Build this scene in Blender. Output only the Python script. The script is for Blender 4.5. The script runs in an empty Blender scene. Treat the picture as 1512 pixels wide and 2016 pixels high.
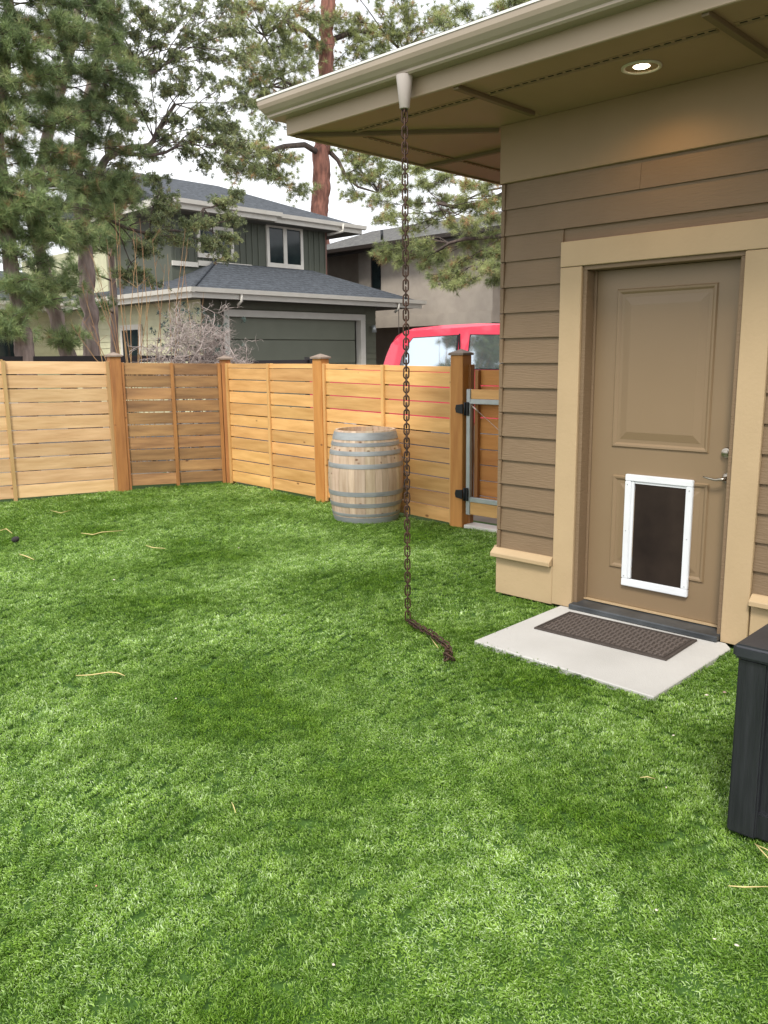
import bpy, bmesh, math, random
import numpy as np
from mathutils import Vector, Matrix, Euler, noise as mnoise
random.seed(7); rng = np.random.default_rng(7)
S = bpy.context.scene
C = S.collection
R = math.radians

# ------------------------------------------------------------------ camera
F_, PITCH, ROLL, YAW, EYE = 1632.6, .18514, -.01153, .80015, 1.6      # in pixels of the 1512 x 2016 photograph
fw = Vector((math.sin(YAW)*math.cos(PITCH), math.cos(YAW)*math.cos(PITCH), -math.sin(PITCH)))
rt0 = Vector((math.cos(YAW), -math.sin(YAW), 0)); up0 = rt0.cross(fw)
rt = rt0*math.cos(ROLL)+up0*math.sin(ROLL); up = -rt0*math.sin(ROLL)+up0*math.cos(ROLL)
cd = bpy.data.cameras.new('camera'); cam = bpy.data.objects.new('camera', cd); C.objects.link(cam)
M = Matrix((rt, up, -fw)).transposed().to_4x4(); M.translation = (0, 0, EYE); cam.matrix_world = M
cd.sensor_fit = 'VERTICAL'; cd.sensor_height = 36; cd.lens = 36*F_/2016; cd.clip_start = .05; cd.clip_end = 2000
S.camera = cam

# ------------------------------------------------------------------ sky and sun (thin bright overcast)
AZ = math.atan2(-.72, -.50)            # direction towards the sun in the ground plane (x, y)
EL = R(50)
SUNDIR = Vector((math.cos(EL)*-.86, math.cos(EL)*-.51, math.sin(EL)))
W = bpy.data.worlds.new('World'); S.world = W; W.use_nodes = True
nt = W.node_tree; nt.nodes.clear()
out = nt.nodes.new('ShaderNodeOutputWorld'); bg = nt.nodes.new('ShaderNodeBackground')
sky = nt.nodes.new('ShaderNodeTexSky'); sky.sky_type = 'NISHITA'; sky.sun_disc = False
sky.sun_elevation = EL; sky.sun_rotation = math.atan2(SUNDIR.x, SUNDIR.y)
tc = nt.nodes.new('ShaderNodeTexCoord'); nz = nt.nodes.new('ShaderNodeTexNoise')
nz.inputs['Scale'].default_value = 2.2; nz.inputs['Detail'].default_value = 5
cr = nt.nodes.new('ShaderNodeValToRGB')
cr.color_ramp.elements[0].position = .3; cr.color_ramp.elements[0].color = (10.2, 10.5, 11.0, 1)
cr.color_ramp.elements[1].position = .62; cr.color_ramp.elements[1].color = (12.2, 12.2, 12.3, 1)
mx = nt.nodes.new('ShaderNodeMixRGB'); mx.inputs[0].default_value = .9
nt.links.new(tc.outputs['Generated'], nz.inputs['Vector']); nt.links.new(nz.outputs[0], cr.inputs[0])
nt.links.new(sky.outputs[0], mx.inputs[1]); nt.links.new(cr.outputs[0], mx.inputs[2])
nt.links.new(mx.outputs[0], bg.inputs[0]); bg.inputs[1].default_value = .1
nt.links.new(bg.outputs[0], out.inputs[0])
sl = bpy.data.lights.new('sun', 'SUN'); sl.energy = 2.3; sl.angle = R(12); sl.color = (1, .95, .86)
so = bpy.data.objects.new('sun', sl); C.objects.link(so); so.location = (-5, -5, 12)
so.rotation_euler = SUNDIR.to_track_quat('Z', 'Y').to_euler()
S.view_settings.view_transform = 'Standard'; S.view_settings.look = 'None'
S.view_settings.gamma = 1; S.view_settings.exposure = .5; S.view_settings.use_curve_mapping = False

# ------------------------------------------------------------------ helpers
def at(px, py, ax, c):                # a measured point: sight line of the photograph met with the plane axis = c
    d = (px-756)/F_*rt-(py-1008)/F_*up+fw; o = Vector((0, 0, EYE)); return o+d*((c-o[ax])/d[ax])

MATS = {}
def mat(name, col, rough=.6, metal=0, spec=.5, col2=None, nscale=8, stretch=(1, 1, 1), bump=0, bscale=60, rnd=0, emit=None, detail=4,
        contrast=.5, coord='Object', spots=None, spot_scale=6, spot_size=.12, trans=0, bstretch=None, coat=0, huer=0, courses=0):
    m = bpy.data.materials.new(name); m.use_nodes = True; n = m.node_tree.nodes; L = m.node_tree.links
    b = n['Principled BSDF']; b.inputs['Roughness'].default_value = rough; b.inputs['Metallic'].default_value = metal
    b.inputs['Specular IOR Level'].default_value = spec; b.inputs['Base Color'].default_value = (*col, 1)
    b.inputs['Coat Weight'].default_value = coat
    if emit: b.inputs['Emission Color'].default_value = (*emit[0], 1); b.inputs['Emission Strength'].default_value = emit[1]
    t = n.new('ShaderNodeTexCoord'); oi = n.new('ShaderNodeObjectInfo')
    src = t.outputs[coord]
    add = n.new('ShaderNodeVectorMath'); add.operation = 'ADD'
    mul = n.new('ShaderNodeMath'); mul.operation = 'MULTIPLY'; mul.inputs[1].default_value = 37.
    L.new(oi.outputs['Random'], mul.inputs[0]); L.new(src, add.inputs[0]); L.new(mul.outputs[0], add.inputs[1]); src = add.outputs[0]
    def noise(scale, st, det=4):
        mp = n.new('ShaderNodeMapping'); mp.inputs['Scale'].default_value = st; L.new(src, mp.inputs[0])
        x = n.new('ShaderNodeTexNoise'); x.inputs['Scale'].default_value = scale; x.inputs['Detail'].default_value = det
        L.new(mp.outputs[0], x.inputs['Vector']); return x.outputs[0]
    last = None
    if col2:
        r = n.new('ShaderNodeValToRGB'); r.color_ramp.elements[0].color = (*col, 1); r.color_ramp.elements[1].color = (*col2, 1)
        r.color_ramp.elements[0].position = .5-.5*contrast*.6; r.color_ramp.elements[1].position = .5+.5*contrast*.6
        L.new(noise(nscale, stretch, detail), r.inputs[0]); last = r.outputs[0]
    if courses:
        sp = n.new('ShaderNodeSeparateXYZ'); L.new(t.outputs['Object'], sp.inputs[0]); mm = n.new('ShaderNodeMath'); mm.operation = 'MULTIPLY'; mm.inputs[1].default_value = courses
        jz = n.new('ShaderNodeMath'); jz.operation = 'ADD'; jn = n.new('ShaderNodeMath'); jn.operation = 'MULTIPLY'; jn.inputs[1].default_value = .9
        L.new(noise(11, (1, 1, .3), 1), jn.inputs[0]); L.new(sp.outputs[2], mm.inputs[0]); L.new(mm.outputs[0], jz.inputs[0]); L.new(jn.outputs[0], jz.inputs[1])
        ff = n.new('ShaderNodeMath'); ff.operation = 'FRACT'; L.new(jz.outputs[0], ff.inputs[0]); rr = n.new('ShaderNodeValToRGB')
        rr.color_ramp.elements[0].position = 0; rr.color_ramp.elements[0].color = (.45, .45, .45, 1); rr.color_ramp.elements[1].position = .35; rr.color_ramp.elements[1].color = (1, 1, 1, 1)
        L.new(ff.outputs[0], rr.inputs[0]); qq = n.new('ShaderNodeMixRGB'); qq.blend_type = 'MULTIPLY'; qq.inputs[0].default_value = 1; L.new(last, qq.inputs[1]); L.new(rr.outputs[0], qq.inputs[2]); last = qq.outputs[0]
    if spots:
        v = n.new('ShaderNodeTexVoronoi'); v.inputs['Scale'].default_value = spot_scale
        mp = n.new('ShaderNodeMapping'); mp.inputs['Scale'].default_value = (.8, 1, 1.6); L.new(src, mp.inputs[0]); L.new(mp.outputs[0], v.inputs['Vector'])
        r = n.new('ShaderNodeValToRGB'); r.color_ramp.elements[0].position = spot_size*.4; r.color_ramp.elements[1].position = spot_size
        r.color_ramp.elements[0].color = (1, 1, 1, 1); r.color_ramp.elements[1].color = (0, 0, 0, 1); L.new(v.outputs['Distance'], r.inputs[0])
        q = n.new('ShaderNodeMixRGB'); L.new(r.outputs[0], q.inputs[0]); q.inputs[2].default_value = (*spots, 1)
        if last: L.new(last, q.inputs[1])
        else: q.inputs[1].default_value = (*col, 1)
        last = q.outputs[0]
    if rnd:
        h = n.new('ShaderNodeHueSaturation'); mr = n.new('ShaderNodeMapRange'); mr.inputs[3].default_value = 1-rnd; mr.inputs[4].default_value = 1+rnd
        L.new(oi.outputs['Random'], mr.inputs[0]); L.new(mr.outputs[0], h.inputs['Value'])
        if huer:
            fr = n.new('ShaderNodeMath'); fr.operation = 'FRACT'; m7 = n.new('ShaderNodeMath'); m7.operation = 'MULTIPLY'; m7.inputs[1].default_value = 7.3
            L.new(oi.outputs['Random'], m7.inputs[0]); L.new(m7.outputs[0], fr.inputs[0])
            m2 = n.new('ShaderNodeMapRange'); m2.inputs[3].default_value = .5-huer; m2.inputs[4].default_value = .5+huer
            L.new(fr.outputs[0], m2.inputs[0]); L.new(m2.outputs[0], h.inputs['Hue'])
        if last: L.new(last, h.inputs['Color'])
        else: h.inputs['Color'].default_value = (*col, 1)
        last = h.outputs[0]
    if last: L.new(last, b.inputs['Base Color'])
    if bump:
        bp = n.new('ShaderNodeBump'); bp.inputs['Strength'].default_value = min(1, bump); bp.inputs['Distance'].default_value = .004*max(1, bump)
        L.new(noise(bscale, bstretch or stretch, 5), bp.inputs['Height']); L.new(bp.outputs[0], b.inputs['Normal'])
    if trans:
        tb = n.new('ShaderNodeBsdfTranslucent'); ms = n.new('ShaderNodeMixShader'); ms.inputs[0].default_value = trans
        if last: L.new(last, tb.inputs[0])
        else: tb.inputs[0].default_value = (*col, 1)
        L.new(b.outputs[0], ms.inputs[1]); L.new(tb.outputs[0], ms.inputs[2]); L.new(ms.outputs[0], n['Material Output'].inputs[0])
    MATS[name] = m; return m

def leafmat(name, ramp, rough=.5, trans=.12):        # colour by the mesh attribute "tint"
    m = bpy.data.materials.new(name); m.use_nodes = True; n = m.node_tree.nodes; L = m.node_tree.links
    b = n['Principled BSDF']; b.inputs['Roughness'].default_value = rough; b.inputs['Specular IOR Level'].default_value = .35
    a = n.new('ShaderNodeAttribute'); a.attribute_name = 'tint'; r = n.new('ShaderNodeValToRGB')
    el = r.color_ramp.elements
    while len(el) < len(ramp): el.new(.5)
    for e, (p, c) in zip(el, ramp): e.position = p; e.color = (*c, 1)
    L.new(a.outputs['Fac'], r.inputs[0]); L.new(r.outputs[0], b.inputs['Base Color'])
    tb = n.new('ShaderNodeBsdfTranslucent'); ms = n.new('ShaderNodeMixShader'); ms.inputs[0].default_value = trans
    L.new(r.outputs[0], tb.inputs[0]); L.new(b.outputs[0], ms.inputs[1]); L.new(tb.outputs[0], ms.inputs[2]); L.new(ms.outputs[0], n['Material Output'].inputs[0])
    return m

class MB:                                              # collects shapes for ONE mesh object
    def __init__(s): s.v = []; s.f = []; s.sm = []
    def add(s, vs, fs, smooth=False):
        o = len(s.v); s.v += [tuple(p) for p in vs]; s.f += [tuple(i+o for i in f) for f in fs]; s.sm += [smooth]*len(fs); return s
    def box(s, x0, x1, y0, y1, z0, z1, M=None):
        vs = [Vector((x, y, z)) for z in (z0, z1) for y in (y0, y1) for x in (x0, x1)]
        if M: vs = [M @ v for v in vs]
        return s.add(vs, [(0, 2, 3, 1), (4, 5, 7, 6), (0, 1, 5, 4), (2, 6, 7, 3), (0, 4, 6, 2), (1, 3, 7, 5)])
    def prism(s, poly, a0, a1, ax):                    # polygon in the two other axes, extruded along ax
        def P(u, w, a): return {0: (a, u, w), 1: (u, a, w), 2: (u, w, a)}[ax]
        n = len(poly); vs = [P(u, w, a0) for u, w in poly]+[P(u, w, a1) for u, w in poly]
        return s.add(vs, [tuple(range(n)), tuple(range(2*n-1, n-1, -1))]+[(i, i+n, (i+1) % n+n, (i+1) % n) for i in range(n)])
    def tube(s, pts, rad, n=6, smooth=True, cap=True):
        pts = [Vector(p) for p in pts]; rad = rad if hasattr(rad, '__len__') else [rad]*len(pts); vs = []; fs = []
        d0 = (pts[1]-pts[0]).normalized(); u = d0.orthogonal().normalized()
        for i, p in enumerate(pts):
            d = (pts[min(i+1, len(pts)-1)]-pts[max(i-1, 0)]).normalized(); u = (u-d*u.dot(d))
            u = u.normalized() if u.length > 1e-5 else d.orthogonal().normalized(); w = d.cross(u)
            for k in range(n): a = 2*math.pi*k/n; vs.append(p+(u*math.cos(a)+w*math.sin(a))*rad[i])
        for i in range(len(pts)-1):
            for k in range(n): fs.append((i*n+k, i*n+(k+1) % n, (i+1)*n+(k+1) % n, (i+1)*n+k))
        if cap: fs += [tuple(range(n-1, -1, -1)), tuple(range((len(pts)-1)*n, len(pts)*n))]
        return s.add(vs, fs, smooth)
    def lathe(s, prof, n=24, c=(0, 0, 0), smooth=True):
        vs = [(c[0]+r*math.cos(2*math.pi*k/n), c[1]+r*math.sin(2*math.pi*k/n), c[2]+z) for r, z in prof for k in range(n)]; fs = []
        for i in range(len(prof)-1):
            for k in range(n): fs.append((i*n+k, i*n+(k+1) % n, (i+1)*n+(k+1) % n, (i+1)*n+k))
        return s.add(vs, fs, smooth)
    def mesh(s, name, bevel=0, seg=1):
        me = bpy.data.meshes.new(name); me.from_pydata(s.v, [], s.f); me.polygons.foreach_set('use_smooth', s.sm)
        bm = bmesh.new(); bm.from_mesh(me)
        if bevel:
            bmesh.ops.bevel(bm, geom=[e for e in bm.edges if len(e.link_faces) == 2 and e.calc_face_angle(0) > .5], offset=bevel, segments=seg, affect='EDGES', clamp_overlap=True)
        bmesh.ops.recalc_face_normals(bm, faces=bm.faces); bm.to_mesh(me); bm.free(); me.update(); return me
    def build(s, name, m, parent=None, bevel=0, seg=1, local=False, **k):
        me = s.mesh(name, bevel, seg)
        return link(name, me, m, parent, local=local, **k)
def link(name, me, m, parent=None, loc=None, rot=None, local=False, **k):
    if m and not me.materials: me.materials.append(m)
    o = bpy.data.objects.new(name, me); C.objects.link(o)
    if parent:
        o.parent = parent
        if not local:                                   # geometry given in world coordinates
            w = Vector(); q = parent
            while q: w += q.location; q = q.parent
            o.location = -w if loc is None else Vector(loc)-w
        elif loc is not None: o.location = loc
    elif loc is not None: o.location = loc
    if rot is not None: o.rotation_euler = rot
    for a, b in k.items(): o[a] = b
    return o
def thing(name, label, cat, loc=(0, 0, 0), rotz=0, group=None):
    o = bpy.data.objects.new(name, None); C.objects.link(o); o.location = loc; o.rotation_euler = (0, 0, rotz); o.empty_display_size = .2
    o['label'] = label; o['category'] = cat
    if group: o['group'] = group
    return o
def tag(o, label, cat, group=None):
    o['label'] = label; o['category'] = cat
    if group: o['group'] = group
    return o

# ------------------------------------------------------------------ materials
m_siding = mat('siding paint', (.205, .137, .078), .6, col2=(.172, .114, .064), nscale=3, bump=.8, bscale=14, bstretch=(3, 1, 9), contrast=1, rnd=.04)
m_trim = mat('trim paint', (.47, .342, .200), .55, col2=(.43, .312, .18), nscale=2.5, bump=.35, bscale=22, bstretch=(2, 2, 2), spots=(.33, .25, .15), spot_scale=2.2, spot_size=.02)
m_soffit = mat('soffit paint', (.36, .24, .158), .6, col2=(.33, .22, .14), nscale=2, bump=.25, bscale=18)
m_frieze = mat('frieze paint', (.30, .205, .115), .6, col2=(.27, .185, .10), nscale=2, bump=.25, bscale=18)
m_sbat = mat('shade darkened soffit batten', (.17, .12, .065), .6)  # darker than the soffit: shadow on the battens is put into the colour
m_fascia = mat('fascia paint', (.36, .275, .185), .5, col2=(.33, .25, .165), nscale=2, bump=.2, bscale=20)
m_gutter = mat('gutter enamel', (.36, .295, .225), .3, col2=(.33, .27, .205), nscale=2)
m_drip = mat('drip edge enamel', (.78, .77, .72), .4)
m_door = mat('door paint', (.235, .162, .092), .42, col2=(.222, .152, .085), nscale=1.5, bump=.12, bscale=200)
m_alu = mat('white frame enamel', (.74, .76, .79), .35, col2=(.68, .70, .73), nscale=5)
m_flap = mat('smoky pet flap vinyl', (.012, .007, .005), .65, spec=.2, col2=(.030, .020, .014), nscale=5, contrast=.8)
m_nickel = mat('satin nickel', (.40, .36, .30), .33, 1)
m_sill = mat('dark threshold metal', (.045, .05, .055), .38, .3, col2=(.10, .11, .12), nscale=7, contrast=.7)
m_concrete = mat('concrete', (.43, .42, .40), .85, col2=(.54, .53, .51), nscale=2.2, bump=.5, bscale=160, contrast=.9, spots=(.42, .36, .30), spot_scale=5, spot_size=.05)
m_mat = mat('ribbed rubber mat', (.050, .038, .032), .8, col2=(.07, .056, .048), nscale=40, bump=.6, bscale=200)
m_chain = mat('rusty chain iron', (.035, .020, .014), .6, .4, col2=(.085, .042, .026), nscale=40, rnd=.25)
m_gravel = mat('outer ground', (.16, .135, .11), .95, col2=(.22, .19, .15), nscale=2, bump=1, bscale=30)
m_asphalt = mat('driveway asphalt', (.07, .07, .07), .9, col2=(.05, .05, .05), nscale=30)
m_lawn = mat('turf backing', (.04, .10, .012), .95, col2=(.055, .125, .016), nscale=20)
m_roof = mat('neighbour shingles', (.034, .040, .049), .9, col2=(.082, .093, .11), nscale=9, stretch=(1, 1, 1), bump=1.5, bscale=14, contrast=.6, courses=13)
m_roof2 = mat('weathered shingles', (.06, .06, .061), .9, col2=(.17, .165, .155), nscale=7, bump=1.5, bscale=14, contrast=.6, courses=11)
m_white = mat('off white trim', (.62, .595, .54), .5, col2=(.57, .545, .49), nscale=3)
m_green = mat('dark sage siding', (.125, .128, .092), .7, rnd=.06, col2=(.11, .112, .08), nscale=4)
m_pale = mat('sunlit pale sage siding', (.56, .55, .37), .7, rnd=.05, col2=(.50, .49, .33), nscale=4)  # lighter, yellower sage; sunlight on the side wall is put into the colour
m_bb = mat('board and batten green', (.088, .098, .075), .7, rnd=.10)
m_gdoor = mat('garage door green', (.175, .185, .14), .5, rnd=.04, col2=(.16, .17, .127), nscale=2)
m_dark = mat('dark slot shade', (.012, .012, .012), .9)
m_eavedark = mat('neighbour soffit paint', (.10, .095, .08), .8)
m_glass = mat('dark window glass', (.012, .02, .022), .08, 0, .4, col2=(.02, .03, .03), nscale=3)
m_carglass = mat('tinted car glass', (.62, .70, .76), .04, .9, .8)
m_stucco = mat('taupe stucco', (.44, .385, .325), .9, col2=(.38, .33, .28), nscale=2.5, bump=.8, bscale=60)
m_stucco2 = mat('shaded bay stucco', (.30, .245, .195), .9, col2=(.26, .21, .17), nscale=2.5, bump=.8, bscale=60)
m_brick = mat('pinkish brick', (.30, .20, .17), .9, rnd=.2, col2=(.36, .27, .23), nscale=12)
m_mortar = mat('mortar', (.34, .31, .28), .95)
m_brown = mat('dark brown gutter', (.035, .026, .022), .5)
m_rail = mat('black rail paint', (.012, .010, .011), .5)
m_red = mat('red car paint', (.70, .055, .10), .22, .0, .6, coat=1, rnd=.0)
m_tyre = mat('tyre rubber', (.02, .02, .02), .9); m_rim = mat('wheel alloy', (.5, .5, .5), .3, 1)
m_lampglass = mat('clear lamp lens', (.6, .6, .6), .1)
def woodmat(name, c1, c2, knot, rnd, ax):
    st = {0: (1.2, 9, 9), 2: (9, 9, 1.2)}[ax]
    return mat(name, c1, .62, col2=c2, nscale=1.7, stretch=st, bump=.6, bscale=6, rnd=rnd, spots=knot, spot_scale=3.3, spot_size=.085, detail=6, contrast=.85, huer=.004)
m_wp = woodmat('pale cedar board', (.75, .505, .28), (.51, .305, .14), (.20, .09, .03), .17, 0)
m_wm = woodmat('brown cedar board', (.44, .25, .105), (.19, .10, .045), (.10, .045, .02), .24, 0)
m_wh = woodmat('honey cedar board', (.78, .46, .18), (.53, .28, .09), (.22, .09, .03), .16, 0)
m_wo = woodmat('orange cedar board', (.58, .255, .065), (.42, .16, .035), (.16, .06, .02), .10, 0)
m_postp = woodmat('honey cedar post', (.66, .32, .085), (.46, .185, .04), (.20, .08, .03), .10, 2)
m_posto = woodmat('brown cedar post', (.46, .21, .065), (.26, .105, .035), (.14, .05, .02), .10, 2)
m_batp = woodmat('pale cedar batten', (.52, .34, .155), (.38, .225, .09), (.2, .09, .03), .10, 2)
m_bath = woodmat('honey cedar batten', (.66, .40, .16), (.50, .27, .09), (.2, .09, .03), .10, 2)
m_cap = mat('weathered post cap', (.30, .235, .19), .8, col2=(.22, .165, .13), nscale=10, bump=.5, bscale=30)
m_steel = mat('galvanised gate tube', (.48, .51, .52), .4, .5, col2=(.40, .43, .44), nscale=8)
m_black = mat('black hinge metal', (.015, .017, .02), .45, .3)
m_cable = mat('gate cable', (.55, .42, .35), .4, .6)
m_stave = mat('weathered barrel oak', (.66, .53, .40), .8, col2=(.38, .265, .17), nscale=3, stretch=(7, 7, .8), bump=.8, bscale=8, rnd=.12, contrast=1.0, spots=(.20, .115, .06), spot_scale=9, spot_size=.20, detail=6, huer=.012)
m_hoop = mat('galvanised hoop', (.37, .39, .40), .55, .25, col2=(.22, .235, .245), nscale=5, stretch=(1, 1, 4), contrast=.9, rnd=.1, spots=(.20, .13, .10), spot_scale=4, spot_size=.07)
m_box = mat('black resin', (.012, .013, .016), .40, col2=(.024, .025, .030), nscale=5, stretch=(9, 9, .7), bump=1.2, bscale=8, contrast=.6)
m_boxlid = mat('black resin lid', (.022, .024, .029), .36, bump=.4, bscale=20, col2=(.03, .032, .038), nscale=6)
m_bark = mat('grey pine bark', (.13, .095, .08), .95, col2=(.34, .27, .24), nscale=4, stretch=(3.5, 3.5, .7), bump=3, bscale=5, contrast=.7)
m_barkr = mat('red ponderosa bark', (.11, .052, .040), .95, col2=(.34, .15, .11), nscale=2.6, stretch=(3.5, 3.5, .8), bump=4, bscale=4, contrast=.7)
m_twigw = mat('pale bare twig', (.50, .43, .40), .8, col2=(.27, .22, .20), nscale=8)
m_twigy = mat('yellow bare stem', (.38, .24, .11), .7, col2=(.25, .13, .07), nscale=3)
m_straw = mat('dry pine straw', (.62, .50, .22), .7); m_petal = mat('pale petal', (.75, .66, .56), .7); m_cone = mat('dark cone', (.03, .025, .025), .9)
l_pine = leafmat('pine needles', [(0, (.09, .13, .06)), (.4, (.19, .265, .115)), (.78, (.34, .43, .17)), (.9, (.34, .33, .16)), (1, (.42, .25, .14))])
l_jun = leafmat('juniper sprays', [(0, (.09, .12, .065)), (.5, (.22, .265, .125)), (.93, (.40, .44, .20)), (1, (.32, .22, .12))])
l_pond = leafmat('ponderosa needles', [(0, (.12, .15, .07)), (.45, (.25, .30, .12)), (.86, (.46, .50, .21)), (.93, (.42, .30, .17)), (1, (.46, .24, .13))])
l_blue = leafmat('blue green shrub leaves', [(0, (.04, .07, .06)), (1, (.16, .22, .19))])

# ------------------------------------------------------------------ ground
def gz(x, y):
    f = lambda cx, cy, sx, sy, h: h*math.exp(-((x-cx)/sx)**2-((y-cy)/sy)**2)
    far = min(1, max(0, (6.8-math.hypot(x-3, y-1)*.0-0)/1))
    z = f(3.95, 3.35, .42, .5, -.05)+f(3.2, 3.7, .8, .5, .03)+f(1.5, 3.2, 1.2, .9, .02)+f(2.6, 2.0, .6, .9, -.02)
    z += .012*(mnoise.noise(Vector((x*.9, y*.9, 3)))+.5*mnoise.noise(Vector((x*2.3, y*2.3, 8))))
    k = min(1, max(0, (4.32-x)/.3)) if y < 3.4 else 1      # level along the house wall
    if 3.3 < x < 4.6 and 1.5 < y < 2.95: k = 0
    return z*k*min(1, max(0, (9.0-y)/1.5)) if y > 7.5 else z*k
g = MB(); N = 400.
g.add([(-N, -N, -.12), (N, -N, -.12), (N, N, -.12), (-N, N, -.12)], [(0, 1, 2, 3)]); g.build('ground', m_gravel, kind='structure')
g = MB(); g.add([(7.4, -20, -.1), (30, -20, -.1), (30, 18.95, -.1), (7.4, 18.95, -.1)], [(0, 1, 2, 3)]); g.build('driveway', m_asphalt, kind='structure')
nx, ny = 70, 90; g = MB(); X0, X1, Y0, Y1 = -5, 6.45, -3, 10.6
vs = [(X0+(X1-X0)*i/nx, Y0+(Y1-Y0)*j/ny, gz(X0+(X1-X0)*i/nx, Y0+(Y1-Y0)*j/ny)-.016) for j in range(ny+1) for i in range(nx+1)]
g.add(vs, [(j*(nx+1)+i, j*(nx+1)+i+1, (j+1)*(nx+1)+i+1, (j+1)*(nx+1)+i) for j in range(ny) for i in range(nx)], True)
g.build('lawn', m_lawn, kind='structure')

# turf blades: curly blades in small clumps, instanced by geometry nodes
turf_mat = bpy.data.materials.new('turf blades'); turf_mat.use_nodes = True
n = turf_mat.node_tree.nodes; L = turf_mat.node_tree.links; b = n['Principled BSDF']
b.inputs['Roughness'].default_value = .5; b.inputs['Specular IOR Level'].default_value = .3
geo = n.new('ShaderNodeNewGeometry')
def N_(scale, det, lo, hi):
    x = n.new('ShaderNodeTexNoise'); x.inputs['Scale'].default_value = scale; x.inputs['Detail'].default_value = det; L.new(geo.outputs['Position'], x.inputs['Vector'])
    r = n.new('ShaderNodeMapRange'); r.inputs[1].default_value = lo; r.inputs[2].default_value = hi; L.new(x.outputs[0], r.inputs[0]); return r.outputs[0]
a = n.new('ShaderNodeAttribute'); a.attribute_name = 'tint'
r1 = n.new('ShaderNodeValToRGB'); r1.color_ramp.elements[0].color = (.06, .155, .006, 1); r1.color_ramp.elements[1].color = (.50, .68, .235, 1)
e = r1.color_ramp.elements.new(.5); e.color = (.235, .425, .034, 1)
L.new(a.outputs['Fac'], r1.inputs[0])
q = n.new('ShaderNodeMixRGB'); q.blend_type = 'MULTIPLY'; q.inputs[0].default_value = 1
r2 = n.new('ShaderNodeValToRGB'); r2.color_ramp.elements[0].color = (.54, .62, .30, 1); r2.color_ramp.elements[1].color = (1.45, 1.28, 2.3, 1)
L.new(N_(1.15, 9, .36, .64), r2.inputs[0]); L.new(r1.outputs[0], q.inputs[1]); L.new(r2.outputs[0], q.inputs[2])
q0 = q; q = n.new('ShaderNodeMixRGB'); q.blend_type = 'MULTIPLY'; q.inputs[0].default_value = 1; r3 = n.new('ShaderNodeValToRGB')
r3.color_ramp.elements[0].color = (.62, .70, .55, 1); r3.color_ramp.elements[1].color = (1.32, 1.24, 1.5, 1); L.new(N_(10, 4, .36, .64), r3.inputs[0]); L.new(q0.outputs[0], q.inputs[1]); L.new(r3.outputs[0], q.inputs[2])
L.new(q.outputs[0], b.inputs['Base Color'])
tb = n.new('ShaderNodeBsdfTranslucent'); ms = n.new('ShaderNodeMixShader'); ms.inputs[0].default_value = .3; L.new(q.outputs[0], tb.inputs[0])
L.new(b.outputs[0], ms.inputs[1]); L.new(tb.outputs[0], ms.inputs[2]); L.new(ms.outputs[0], n['Material Output'].inputs[0])
tcol = bpy.data.collections.new('turf clumps')
for kk in range(8):
    vs = []; fs = []; ti = []
    for i in range(22):
        a0 = random.uniform(0, 2*math.pi); r0 = .024*math.sqrt(random.random()); p = Vector((r0*math.cos(a0), r0*math.sin(a0), 0))
        az = random.gauss(0, 1.7); lean = random.uniform(.1, 1.3); h = random.uniform(.009, .019); w = random.uniform(.0011, .0018)
        side = Vector((-math.sin(az), math.cos(az), 0)); t = random.random()**1.8; o = len(vs); curl = random.uniform(.3, 2.6)
        d = Vector((math.cos(az), math.sin(az), 0)); pos = p.copy(); ang = math.pi/2-lean*.5
        for s in range(4):
            ww = w*(1, .95, .75, .15)[s]; vs += [tuple(pos-side*ww), tuple(pos+side*ww)]; ti += [min(1, max(0, t*.75+.12*s-.05))]*2
            pos = pos+(d*math.cos(ang)+Vector((0, 0, 1))*math.sin(ang))*h/3; ang -= curl*.5
        for s in range(3): fs.append((o+2*s, o+2*s+1, o+2*s+3, o+2*s+2))
    me = bpy.data.meshes.new('turf_clump'); me.from_pydata(vs, [], fs); at_ = me.attributes.new('tint', 'FLOAT', 'POINT'); at_.data.foreach_set('value', ti)
    me.polygons.foreach_set('use_smooth', [True]*len(fs)); me.materials.append(turf_mat); tcol.objects.link(bpy.data.objects.new('turf_clump', me))
FL = [(-6, 10.9), (2.66, 9.93), (5.05, 9.42), (6.33, 8.96), (6.22, 6.97), (6.08, 4.86), (6.05, 3.3)]
def inside(x, y):
    if y > 9.93+(x-2.66)*-.213 and x < 5.1: return False
    if x >= 5.1 and y > 9.42-(x-5.05)*.36: return False
    if x > 6.30-(8.96-y)*.06: return False
    if x > 4.452 and y < 3.30: return False
    if 3.525+(y-1.66)*.055 < x < 4.6 and 1.66 < y < 2.755: return False
    return True
pts = []; rots = []; scl = []; idx = []
def hv(p): return mnoise.noise(Vector(p))
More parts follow.
